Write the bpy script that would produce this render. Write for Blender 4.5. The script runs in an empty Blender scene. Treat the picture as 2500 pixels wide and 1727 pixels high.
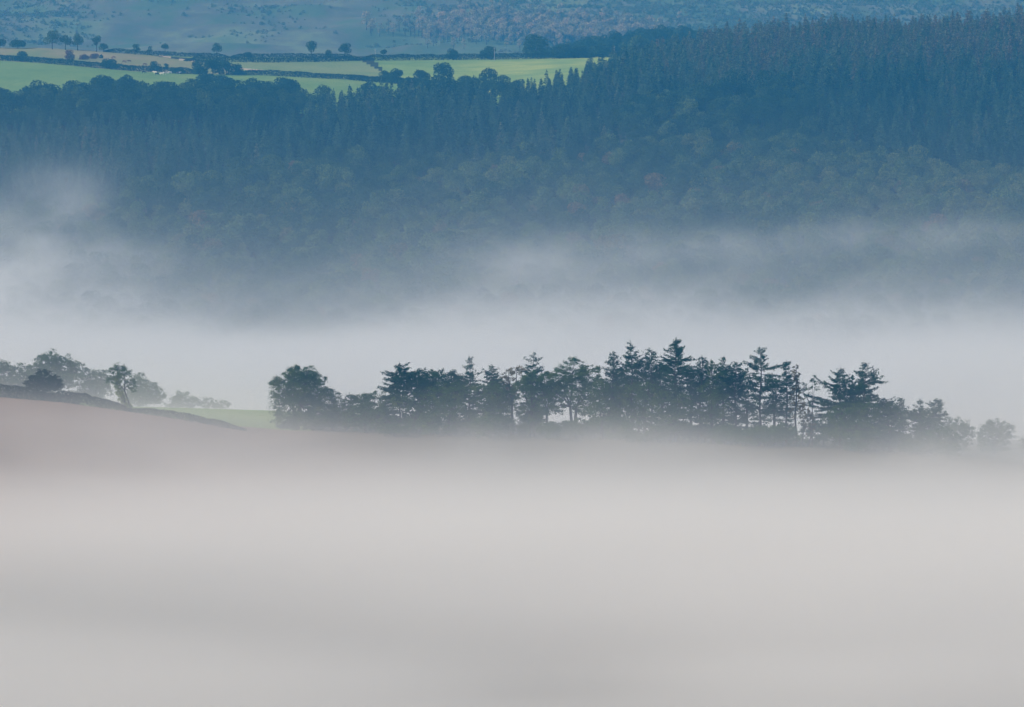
import bpy, math, random
import numpy as np
from mathutils import Vector, noise as mnoise

scene = bpy.context.scene
C = scene.collection

# ------------------------------------------------------------------ camera, world, sun, exposure
CZ = 300.0                                   # camera height over the valley datum (m)
F = 20438.0                                  # focal length in pixels of the 2500 px wide photograph
TH = math.atan((863.5 + 400.0) / F)          # pitch below the horizon
cam = bpy.data.objects.new("camera", bpy.data.cameras.new("camera"))
C.objects.link(cam)
cam.location = (0, 0, CZ)
cam.rotation_euler = (math.pi / 2 - TH, 0, 0)
cam.data.sensor_width = 36.0
cam.data.lens = 36.0 * F / 2500.0
cam.data.clip_start = 1.0
cam.data.clip_end = 60000.0
scene.camera = cam

SUN_EL, SUN_AZ = math.radians(27), math.radians(-108)     # azimuth from +Y (view direction), negative = left
world = bpy.data.worlds.new("World")
scene.world = world
world.use_nodes = True
nt = world.node_tree
nt.nodes.clear()
sky = nt.nodes.new("ShaderNodeTexSky")
sky.sky_type = 'NISHITA'
sky.sun_disc = False
sky.sun_elevation = SUN_EL
sky.sun_rotation = SUN_AZ
sky.altitude = 300
bg = nt.nodes.new("ShaderNodeBackground")
bg.inputs['Strength'].default_value = 0.10
wo = nt.nodes.new("ShaderNodeOutputWorld")
nt.links.new(sky.outputs[0], bg.inputs[0])
nt.links.new(bg.outputs[0], wo.inputs[0])

sl = bpy.data.lights.new("sun", 'SUN')
sl.energy = 3.0
sl.angle = math.radians(0.6)
sl.color = (1.0, 0.85, 0.68)
sun = bpy.data.objects.new("sun", sl)
C.objects.link(sun)
sdir = Vector((math.sin(SUN_AZ) * math.cos(SUN_EL), math.cos(SUN_AZ) * math.cos(SUN_EL), math.sin(SUN_EL)))
sun.rotation_euler = sdir.to_track_quat('Z', 'Y').to_euler()
sun.location = (-300, 1500, 600)

scene.view_settings.view_transform = 'Standard'
scene.view_settings.look = 'None'
scene.view_settings.gamma = 1
scene.view_settings.exposure = 0.63
cy = scene.cycles
cy.use_denoising = True
cy.denoiser = 'OPENIMAGEDENOISE'
cy.max_bounces = 8
cy.diffuse_bounces = 2
cy.glossy_bounces = 1
cy.transmission_bounces = 2
cy.volume_bounces = 6
cy.transparent_max_bounces = 4
cy.use_adaptive_sampling = True
cy.adaptive_threshold = 0.02
cy.caustics_reflective = False
cy.caustics_refractive = False
cy.volume_max_steps = 256

# ------------------------------------------------------------------ photo <-> world
ct, st = math.cos(TH), math.sin(TH)


def ray(px, py):
    a, b = (px - 1250.0) / F, (863.5 - py) / F
    return a, ct + b * st, -st + b * ct


def unproj(px, py, d):
    a, b, c = ray(px, py)
    return Vector((a * d / b, d, CZ + c * d / b))


def proj(x, y, z):
    x, y, z = np.asarray(x, float), np.asarray(y, float), np.asarray(z, float) - CZ
    w = y * ct - z * st
    v = y * st + z * ct
    return 1250 + F * x / w, 863.5 - F * v / w


def zrow(py, d):
    s = np.tan(TH + np.arctan((np.asarray(py, float) - 863.5) / F))
    return CZ - d * s


# ------------------------------------------------------------------ terrain
ABS = 'z'
ROWS = [
    (300, ABS, [(0, CZ - 120)]),
    (1000, ABS, [(0, CZ - 148)]),
    (1300, ABS, [(0, CZ - 150)]),
    (1560, ABS, [(0, CZ - 157)]),
    (1880, ABS, [(-200, CZ - 139), (-122 * 0 + 0, CZ - 141), (500, CZ - 148), (1000, CZ - 153), (2500, CZ - 159)]),
    (1990, 'y', [(-700, 925), (0, 974), (150, 986), (316, 1008), (450, 1028), (570, 1043), (700, 1054), (1000, 1062), (1500, 1076),
                 (2000, 1096), (2300, 1118), (2500, 1132), (3200, 1160)]),
    (2060, 'y', [(-700, 905), (0, 952), (150, 965), (316, 993), (450, 996), (666, 1001), (900, 1016), (1500, 1046), (2000, 1076),
                 (2500, 1112), (3200, 1150)]),
    (2300, ABS, [(0, CZ - 166)]),
    (2900, ABS, [(0, CZ - 247)]),
    (3900, ABS, [(0, CZ - 266)]),
    (4150, ABS, [(0, CZ - 262)]),
    (4300, ABS, [(-700, CZ - 246), (600, CZ - 246), (1300, CZ - 243), (2500, CZ - 240)]),
    (4500, 'y', [(-700, 560), (0, 556), (600, 540), (1100, 545), (1500, 520), (2000, 525), (2500, 520), (3200, 520)]),
    (4680, 'y', [(-700, 400), (0, 420), (600, 392), (900, 372), (1300, 385), (1500, 350), (2000, 345), (2500, 370), (3200, 350)]),
    (4850, 'y', [(-700, 270), (0, 275), (400, 268), (700, 278), (900, 288), (1200, 272), (1400, 240), (1500, 226), (1700, 214),
                 (1850, 202), (2000, 194), (2300, 194), (2500, 190), (3200, 180)]),
    (5050, 'y', [(-700, 235), (0, 238), (400, 233), (700, 242), (900, 246), (1200, 226), (1400, 203), (1500, 193), (1700, 158),
                 (1850, 126), (2000, 106), (2300, 108), (2500, 98), (3200, 96)]),
    (5650, 'y', [(-700, 118), (0, 117), (100, 117), (200, 122), (330, 131), (450, 137), (900, 141), (1200, 143), (1400, 140),
                 (1500, 138), (1700, 150), (2000, 165), (3200, 165)]),
    (5760, ABS, [(0, CZ - 152)]),
    (6100, 'y', [(-700, 240), (1100, 240), (1400, 150), (1500, 128), (1600, 116), (1700, 116), (1850, 130), (2500, 150), (3200, 150)]),
    (6300, 'y', [(-700, 260), (1100, 260), (1400, 150), (1500, 124), (1600, 108), (1700, 108), (1850, 122), (2500, 145), (3200, 145)]),
    (6600, ABS, [(0, CZ - 185)]),
    (7200, ABS, [(0, CZ - 228)]),
    (7600, ABS, [(0, CZ - 208)]),
    (8000, ABS, [(-700, CZ - 190), (500, CZ - 194), (1300, CZ - 197), (2500, CZ - 188)]),
    (8300, ABS, [(-700, CZ - 170), (500, CZ - 177), (1300, CZ - 182), (2500, CZ - 172)]),
    (8600, ABS, [(0, CZ - 158)]),
    (9500, ABS, [(0, CZ - 100)]),
    (11000, ABS, [(0, CZ + 30)]),
    (13500, ABS, [(0, CZ + 120)]),
]
RD = np.array([r[0] for r in ROWS], float)


def vnoise(x, y, seed=0):
    """smooth value noise on numpy arrays"""
    xi, yi = np.floor(x).astype(np.int64), np.floor(y).astype(np.int64)
    fx, fy = x - xi, y - yi
    fx, fy = fx * fx * (3 - 2 * fx), fy * fy * (3 - 2 * fy)

    def h(a, b):
        v = (a * 374761393 + b * 668265263 + seed * 2147483647) & 0x7fffffff
        v = ((v ^ (v >> 13)) * 1274126177) & 0x7fffffff
        return ((v ^ (v >> 16)) & 0xffff) / 65535.0
    return (h(xi, yi) * (1 - fx) + h(xi + 1, yi) * fx) * (1 - fy) + (h(xi, yi + 1) * (1 - fx) + h(xi + 1, yi + 1) * fx) * fy - 0.5


def fbm(x, y, seed=0, o=4):
    v, a = 0, 1.0
    for k in range(o):
        v = v + a * vnoise(x * 2 ** k, y * 2 ** k, seed + 17 * k)
        a *= 0.5
    return v


def height(x, y):
    x, y = np.broadcast_arrays(np.asarray(x, float), np.asarray(y, float))
    u = 1250 + F * x / np.maximum(y, 300)
    zs = []
    for d, kind, tab in ROWS:
        p, v = np.array([t[0] for t in tab], float), np.array([t[1] for t in tab], float)
        v = np.interp(u, p, v)
        zs.append(v if kind == ABS else zrow(v, d))
    zs = np.stack(zs)
    k = np.clip(np.searchsorted(RD, y, side='right') - 1, 0, len(RD) - 2)
    t = np.clip((y - RD[k]) / (RD[k + 1] - RD[k]), 0, 1)
    z0 = np.take_along_axis(zs, k[None], 0)[0]
    z1 = np.take_along_axis(zs, k[None] + 1, 0)[0]
    z = z0 * (1 - t) + z1 * t
    amp = np.interp(y, [300, 1400, 1700, 2000, 2400, 4200, 4400, 4800, 4900, 5650, 6000, 7600, 8000, 13500],
                    [3, 3, 1.5, 0.4, 2, 3, 7, 4, 0.8, 0.5, 5, 10, 14, 40])
    return z + amp * fbm(x / 130.0, y / 170.0, 3)


def hz(x, y):
    return float(height(np.array([x]), np.array([y]))[0])


def hit(px, py, d0=4700, d1=6500):
    """first terrain point on the ray through a photo pixel"""
    d = np.arange(d0, d1, 4.0)
    a, b, c = ray(px, py)
    x, z = a * d / b, CZ + c * d / b
    h = height(x, d)
    k = np.nonzero(z <= h)[0]
    i = k[0] if len(k) else int(np.argmin(z - h))
    return Vector((x[i], d[i], h[i]))


def inpoly(px, py, poly):
    res = np.zeros(np.shape(px), bool)
    n = len(poly)
    for i in range(n):
        x0, y0 = poly[i]
        x1, y1 = poly[(i + 1) % n]
        if y0 == y1:
            continue
        c = ((y0 > py) != (y1 > py)) & (px < (x1 - x0) * (py - y0) / (y1 - y0) + x0)
        res ^= c
    return res


# ------------------------------------------------------------------ materials
def newmat(name):
    m = bpy.data.materials.new(name)
    m.use_nodes = True
    m.node_tree.nodes.clear()
    return m, m.node_tree


def N(t, typ, **kw):
    n = t.nodes.new(typ)
    for k, v in kw.items():
        if k in ('operation', 'data_type', 'attribute_type', 'attribute_name', 'blend_type', 'noise_dimensions', 'interpolation_type', 'use_clamp', 'clamp'):
            setattr(n, k, v)
        else:
            n.inputs[int(k[1:]) if k[0] == '_' and k[1:].isdigit() else k].default_value = v
    return n


def ramp(t, stops, src=None):
    r = t.nodes.new("ShaderNodeValToRGB")
    e = r.color_ramp.elements
    while len(e) < len(stops):
        e.new(0.5)
    for i, (p, c) in enumerate(stops):
        e[i].position = p
        e[i].color = (*c, 1)
    if src is not None:
        t.links.new(src, r.inputs[0])
    return r


def foliage_mat(name, stops, transl=0.25, leafvar=0.5, tint=True):
    m, t = newmat(name)
    if tint:
        at = N(t, "ShaderNodeAttribute", attribute_type='INSTANCER', attribute_name='tint')
        src = at.outputs['Fac']
    else:
        src = N(t, "ShaderNodeTexNoise", Scale=0.35, Detail=3.0).outputs[0]
        tc = t.nodes.new("ShaderNodeTexCoord")
        t.links.new(tc.outputs['Object'], src.node.inputs['Vector'])
    r = ramp(t, stops, src)
    gi = t.nodes.new("ShaderNodeNewGeometry")
    mr = N(t, "ShaderNodeMapRange", **{'To Min': 1 - leafvar, 'To Max': 1 + leafvar})
    t.links.new(gi.outputs['Random Per Island'], mr.inputs['Value'])
    mx = N(t, "ShaderNodeVectorMath", operation='SCALE')
    t.links.new(r.outputs[0], mx.inputs[0])
    t.links.new(mr.outputs[0], mx.inputs['Scale'])
    d = t.nodes.new("ShaderNodeBsdfDiffuse")
    tr = t.nodes.new("ShaderNodeBsdfTranslucent")
    ms = N(t, "ShaderNodeMixShader", _0=transl)
    o = t.nodes.new("ShaderNodeOutputMaterial")
    t.links.new(mx.outputs[0], d.inputs[0])
    t.links.new(mx.outputs[0], tr.inputs[0])
    t.links.new(d.outputs[0], ms.inputs[1])
    t.links.new(tr.outputs[0], ms.inputs[2])
    t.links.new(ms.outputs[0], o.inputs[0])
    return m


def ground_mat(name, stops, scale, vec=(1, 1, 1), detail=5.0, rough=0.95):
    m, t = newmat(name)
    g = t.nodes.new("ShaderNodeNewGeometry")
    mp = N(t, "ShaderNodeMapping")
    mp.inputs['Scale'].default_value = vec
    nz = N(t, "ShaderNodeTexNoise", Scale=scale, Detail=detail, Roughness=0.65)
    t.links.new(g.outputs['Position'], mp.inputs[0])
    t.links.new(mp.outputs[0], nz.inputs['Vector'])
    r = ramp(t, stops, nz.outputs[0])
    p = N(t, "ShaderNodeBsdfDiffuse", Roughness=0.6)
    o = t.nodes.new("ShaderNodeOutputMaterial")
    t.links.new(r.outputs[0], p.inputs[0])
    t.links.new(p.outputs[0], o.inputs[0])
    return m


M = {}
M['bark'] = ground_mat("bark", [(0.3, (0.035, 0.03, 0.025)), (0.7, (0.09, 0.075, 0.06))], 2.0, (3, 3, 0.6))
M['palebark'] = ground_mat("pale_bark", [(0.35, (0.25, 0.24, 0.22)), (0.6, (0.5, 0.49, 0.46))], 2.0, (1, 1, 3))
M['needle'] = foliage_mat("needles", [(0.3, (0.022, 0.050, 0.026)), (0.5, (0.032, 0.068, 0.031)), (0.7, (0.052, 0.090, 0.036))], 0.15, 0.5, tint=False)
M['leaf'] = foliage_mat("leaves", [(0.3, (0.040, 0.080, 0.024)), (0.5, (0.06, 0.11, 0.030)), (0.68, (0.11, 0.15, 0.036))], 0.3, 0.45, tint=False)
M['ivy'] = foliage_mat("ivy_leaves", [(0.3, (0.12, 0.18, 0.035)), (0.6, (0.22, 0.26, 0.05))], 0.3, 0.45, tint=False)
M['autumn'] = foliage_mat("thin_autumn_leaves", [(0.3, (0.09, 0.085, 0.035)), (0.6, (0.17, 0.13, 0.05))], 0.3, 0.45, tint=False)
M['hedge'] = foliage_mat("hedge_leaves", [(0.3, (0.016, 0.030, 0.015)), (0.65, (0.032, 0.048, 0.02))], 0.1, 0.3, tint=False)
M['bracken'] = foliage_mat("bracken_leaves", [(0.3, (0.10, 0.05, 0.035)), (0.65, (0.20, 0.09, 0.07))], 0.15, 0.5, tint=False)
# tint 0..1 : dark conifer green -> grey green -> brown larch
M['farneedle'] = foliage_mat("wood_needles", [(0.0, (0.014, 0.038, 0.022)), (0.45, (0.074, 0.122, 0.062)), (0.75, (0.125, 0.135, 0.075)), (1.0, (0.165, 0.125, 0.08))], 0.15, 0.6)
# tint 0..1 : dark green -> mid -> yellow green -> rust
M['farleaf'] = foliage_mat("wood_leaves", [(0.0, (0.022, 0.050, 0.018)), (0.35, (0.052, 0.086, 0.029)), (0.6, (0.125, 0.165, 0.045)), (0.8, (0.16, 0.125, 0.05)), (1.0, (0.24, 0.11, 0.05))], 0.25, 0.45)
M['birchleaf'] = foliage_mat("birch_leaves", [(0.0, (0.10, 0.11, 0.06)), (0.5, (0.38, 0.32, 0.18)), (1.0, (0.50, 0.34, 0.20))], 0.3, 0.4)

M['ground'] = ground_mat("woodland_ground", [(0.35, (0.03, 0.035, 0.018)), (0.65, (0.07, 0.065, 0.035))], 0.05)
M['brownfield'] = ground_mat("brown_field_soil", [(0.35, (0.19, 0.13, 0.09)), (0.6, (0.28, 0.195, 0.14))], 0.02, (1, 0.4, 1))
# stubble field thinning out into rough grass towards the clump of trees
_m, _t = newmat('stubble_and_grass')
_g = _t.nodes.new("ShaderNodeNewGeometry")
_s = _t.nodes.new("ShaderNodeSeparateXYZ")
_t.links.new(_g.outputs['Position'], _s.inputs[0])
_mp = N(_t, "ShaderNodeMapping")
_mp.inputs['Scale'].default_value = (1, 0.4, 1)
_t.links.new(_g.outputs['Position'], _mp.inputs[0])
_n1 = N(_t, "ShaderNodeTexNoise", Scale=0.03, Detail=6.0)
_n2 = N(_t, "ShaderNodeTexNoise", Scale=0.02, Detail=3.0)
_t.links.new(_mp.outputs[0], _n1.inputs['Vector'])
_t.links.new(_g.outputs['Position'], _n2.inputs['Vector'])
_r1 = ramp(_t, [(0.35, (0.23, 0.145, 0.10)), (0.6, (0.32, 0.215, 0.155))], _n1.outputs[0])
_r2 = ramp(_t, [(0.35, (0.085, 0.07, 0.045)), (0.65, (0.15, 0.12, 0.08))], _n1.outputs[0])
_ma = N(_t, "ShaderNodeMath", operation='MULTIPLY_ADD', _1=90.0)
_t.links.new(_n2.outputs[0], _ma.inputs[0])
_t.links.new(_s.outputs[0], _ma.inputs[2])
_mr = N(_t, "ShaderNodeMapRange", **{'From Min': -40.0, 'From Max': 50.0})
_mr.interpolation_type = 'SMOOTHSTEP'
_my = N(_t, "ShaderNodeMath", operation='MULTIPLY_ADD', _1=-0.7, _2=0.7 * 1790)
_t.links.new(_s.outputs[1], _my.inputs[0])
_mz = N(_t, "ShaderNodeMath", operation='MAXIMUM', _1=0.0)
_t.links.new(_my.outputs[0], _mz.inputs[0])
_mw = N(_t, "ShaderNodeMath", operation='ADD')
_t.links.new(_ma.outputs[0], _mw.inputs[0])
_t.links.new(_mz.outputs[0], _mw.inputs[1])
_t.links.new(_mw.outputs[0], _mr.inputs['Value'])
_mx = _t.nodes.new("ShaderNodeMix")
_mx.data_type = 'RGBA'
_t.links.new(_mr.outputs[0], _mx.inputs[0])
_t.links.new(_r1.outputs[0], _mx.inputs[6])
_t.links.new(_r2.outputs[0], _mx.inputs[7])
_d = _t.nodes.new("ShaderNodeBsdfDiffuse")
_o = _t.nodes.new("ShaderNodeOutputMaterial")
_t.links.new(_mx.outputs[2], _d.inputs[0])
_t.links.new(_d.outputs[0], _o.inputs[0])
M['brownfield'] = _m
M['pasture'] = ground_mat("pasture_grass", [(0.3, (0.15, 0.235, 0.06)), (0.5, (0.19, 0.275, 0.07)), (0.7, (0.24, 0.30, 0.08))], 0.03, (1, 0.35, 1), 6)
M['painted_sun_pasture'] = ground_mat("painted_sunlight_grass", [(0.35, (0.17, 0.26, 0.07)), (0.5, (0.24, 0.32, 0.085)), (0.62, (0.38, 0.41, 0.10))], 0.011, (0.8, 0.5, 1), 4)  # patchy sunlight through a cloud gap, painted as brighter, yellower grass
M['dullpasture'] = ground_mat("dull_pasture_grass", [(0.3, (0.17, 0.24, 0.08)), (0.65, (0.26, 0.28, 0.10))], 0.03, (1, 0.35, 1), 6)
M['hay'] = ground_mat("rough_grass", [(0.28, (0.15, 0.22, 0.08)), (0.45, (0.26, 0.25, 0.10)), (0.68, (0.36, 0.27, 0.14))], 0.022, (1, 0.3, 1), 6)
M['earth'] = ground_mat("bare_earth", [(0.3, (0.45, 0.34, 0.22)), (0.7, (0.62, 0.48, 0.32))], 0.1)
M['scrub'] = foliage_mat("moor_scrub_leaves", [(0.0, (0.11, 0.15, 0.07)), (0.5, (0.16, 0.185, 0.09)), (1.0, (0.23, 0.20, 0.12))], 0.2, 0.4)
M['moor'] = ground_mat("moor_heath", [(0.30, (0.08, 0.11, 0.05)), (0.44, (0.12, 0.15, 0.065)), (0.52, (0.16, 0.145, 0.09)), (0.60, (0.21, 0.22, 0.10)), (0.70, (0.14, 0.18, 0.07))], 0.008, (1, 0.35, 1), 9)


# ------------------------------------------------------------------ mesh helpers
def mesh_from(name, verts, faces_flat, nper, mats, matidx=None, smooth=False):
    me = bpy.data.meshes.new(name)
    verts = np.asarray(verts, np.float32)
    nper = np.asarray(nper, np.int32)
    me.vertices.add(len(verts))
    me.vertices.foreach_set("co", verts.ravel())
    me.loops.add(len(faces_flat))
    me.loops.foreach_set("vertex_index", np.asarray(faces_flat, np.int32))
    me.polygons.add(len(nper))
    me.polygons.foreach_set("loop_start", np.concatenate([[0], np.cumsum(nper)[:-1]]).astype(np.int32))
    for m in mats:
        me.materials.append(m)
    if matidx is not None:
        me.polygons.foreach_set("material_index", np.asarray(matidx, np.int32))
    if smooth:
        me.polygons.foreach_set("use_smooth", np.ones(len(nper), bool))
    me.update(calc_edges=True)
    return me


class Bld:
    """collects tapered tubes (wood) and leaf rhombs"""

    def __init__(self):
        self.v, self.f, self.n, self.m, self.off = [], [], [], [], 0

    def add(self, v, f, nper, mi=0):
        self.v.append(np.asarray(v, float))
        self.f.append(np.asarray(f, np.int64) + self.off)
        self.n.append(np.asarray(nper))
        self.m.append(np.full(len(nper), mi))
        self.off += len(v)

    def tube(self, pts, rads, k=6, mi=0):
        pts = [Vector(p) for p in pts]
        rings = []
        for i, p in enumerate(pts):
            d = (pts[min(i + 1, len(pts) - 1)] - pts[max(i - 1, 0)])
            d = d.normalized() if d.length > 1e-6 else Vector((0, 0, 1))
            a = d.cross(Vector((0.31, 0.95, 0.05))).normalized()
            b = d.cross(a)
            rings += [p + (a * math.cos(2 * math.pi * j / k) + b * math.sin(2 * math.pi * j / k)) * rads[i] for j in range(k)]
        f = []
        for i in range(len(pts) - 1):
            for j in range(k):
                f += [i * k + j, i * k + (j + 1) % k, (i + 1) * k + (j + 1) % k, (i + 1) * k + j]
        n = [4] * ((len(pts) - 1) * k)
        f += list(range((len(pts) - 1) * k, len(pts) * k))
        n += [k]
        self.add(np.array([tuple(r) for r in rings]), f, n, mi)

    def leaves(self, c, d, l, w, rng, mi=0):
        """rhomb leaves at c along d"""
        c, d = np.asarray(c, float), np.asarray(d, float)
        n = len(c)
        if not n:
            return
        d = d / np.maximum(np.linalg.norm(d, axis=1, keepdims=True), 1e-6)
        r = rng.normal(size=(n, 3))
        s = np.cross(d, r)
        s /= np.maximum(np.linalg.norm(s, axis=1, keepdims=True), 1e-6)
        l = np.broadcast_to(l, n)[:, None] * 0.5
        w = np.broadcast_to(w, n)[:, None] * 0.5
        v = np.stack([c - d * l, c + s * w, c + d * l, c - s * w], 1).reshape(-1, 3)
        self.add(v, np.arange(4 * n), np.full(n, 4), mi)

    def mesh(self, name, mats):
        if not self.v:
            return mesh_from(name, np.zeros((0, 3)), [], [], mats)
        return mesh_from(name, np.concatenate(self.v), np.concatenate(self.f), np.concatenate(self.n), mats, np.concatenate(self.m))


def link(name, data, parent=None, loc=None, rz=0.0, scale=None):
    o = bpy.data.objects.new(name, data)
    C.objects.link(o)
    o.parent = parent
    if loc is not None:
        o.location = loc
    if rz:
        o.rotation_euler = (0, 0, rz)
    if scale is not None:
        o.scale = scale
    return o


def tag(o, label=None, cat=None, group=None, kind=None):
    for k, v in (('label', label), ('category', cat), ('group', group), ('kind', kind)):
        if v:
            o[k] = v
    return o


# ------------------------------------------------------------------ ground sheets
ys = np.concatenate([np.arange(300, 1500, 50), np.arange(1500, 1950, 15), np.arange(1950, 2080, 4), np.arange(2080, 2400, 20),
                     np.arange(2400, 4200, 50), np.arange(4200, 4840, 16), np.arange(4840, 5800, 5), np.arange(5800, 7400, 40)])
ys2 = np.concatenate([np.arange(7400, 7700, 50), np.arange(7700, 8800, 10), np.arange(8800, 13501, 100)])
us = np.concatenate([np.linspace(-3200, -400, 30)[:-1], np.linspace(-400, 2900, 340), np.linspace(2900, 5700, 30)[1:]])


def grid(ys):
    Y, U = np.meshgrid(ys, us, indexing='ij')
    X = (U - 1250) * Y / F
    Z = height(X, Y)
    ny, nx = Y.shape
    V = np.stack([X, Y, Z], -1).reshape(-1, 3)
    i, j = np.meshgrid(np.arange(ny - 1), np.arange(nx - 1), indexing='ij')
    a = (i * nx + j).ravel()
    Fq = np.stack([a, a + 1, a + nx + 1, a + nx], 1)
    return V, Fq


V, Fq = grid(ys)
cen = V[Fq].mean(1)
fx, fy = proj(cen[:, 0], cen[:, 1], cen[:, 2])
dep = cen[:, 1]
far = (dep > 4700) & (dep < 5740)
def wood_edge(u):
    return np.interp(u, [-700, 0, 300, 500, 700, 760, 1000, 1300, 1400, 1480, 1560, 1700, 3200], [4870, 4870, 4900, 4905, 4900, 4860, 4905, 4925, 4925, 5010, 5120, 5200, 5230])


FIELDS = [
    ('bare_earth_bank', 'earth', [(391, 135), (400, 136), (420, 139), (420, 142), (395, 140)]),
    ('farm_track', 'earth', [(440, 144), (478, 148), (478, 152), (440, 148)]),
    ('farm_track', 'earth', [(586, 165), (640, 171), (640, 175), (586, 170)]),
    ('pasture_field', 'pasture', [(-2500, 146), (0, 149), (120, 156), (250, 168), (330, 175), (480, 181), (600, 183), (620, 300), (-2500, 300)]),
    ('rough_meadow', 'hay', [(-2500, 60), (200, 60), (330, 120), (352, 134), (470, 150), (575, 160), (575, 183), (480, 181), (330, 175), (250, 168), (120, 156), (0, 149), (-2500, 146)]),
    ('far_pasture', 'dullpasture', [(330, 100), (352, 134), (470, 143), (872, 143), (872, 100)]),
    ('dull_pasture', 'dullpasture', [(470, 143), (872, 143), (945, 182), (1050, 205), (850, 193), (700, 186), (600, 182), (575, 160)]),
    ('lower_pasture', 'pasture', [(600, 182), (700, 186), (850, 193), (1050, 205), (1050, 300), (620, 300)]),
    ('bright_pasture', 'painted_sun_pasture', [(872, 100), (1640, 100), (1640, 300), (1050, 300), (1050, 205), (945, 182)]),
]
owner = np.full(len(Fq), -1)
for i, (_n, _m, poly) in enumerate(FIELDS):
    sel = far & (dep > wood_edge(fx) - 22) & (owner < 0) & inpoly(fx, fy, poly)
    owner[sel] = i
near_green = (dep > 1994) & (dep < 2140) & (fx > 200) & (fx < 760)
near_brown = (dep > 900) & (dep <= 1994)
owner[near_green] = 100
owner[near_brown] = 101


def sub_sheet(name, mask, mat, V=V, Fq=Fq):
    f = Fq[mask]
    if not len(f):
        return
    used, inv = np.unique(f, return_inverse=True)
    me = mesh_from(name, V[used], inv.ravel(), np.full(len(f), 4), [mat], smooth=True)
    return tag(link(name, me), kind='structure')


sub_sheet('ground', owner < 0, M['ground'])
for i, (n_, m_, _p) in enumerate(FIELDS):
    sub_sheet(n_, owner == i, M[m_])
sub_sheet('ridge_pasture', owner == 100, M['pasture'])
sub_sheet('stubble_field', owner == 101, M['brownfield'])
V2, F2 = grid(ys2)
# join with last row of ground
sub_sheet('moor', np.ones(len(F2), bool), M['moor'], V2, F2)
# strip between the two sheets so the ground is closed
V3, F3 = grid(np.array([ys[-1], 7400.0]))
sub_sheet('moor_foot', np.ones(len(F3), bool), M['moor'], V3, F3)


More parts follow.
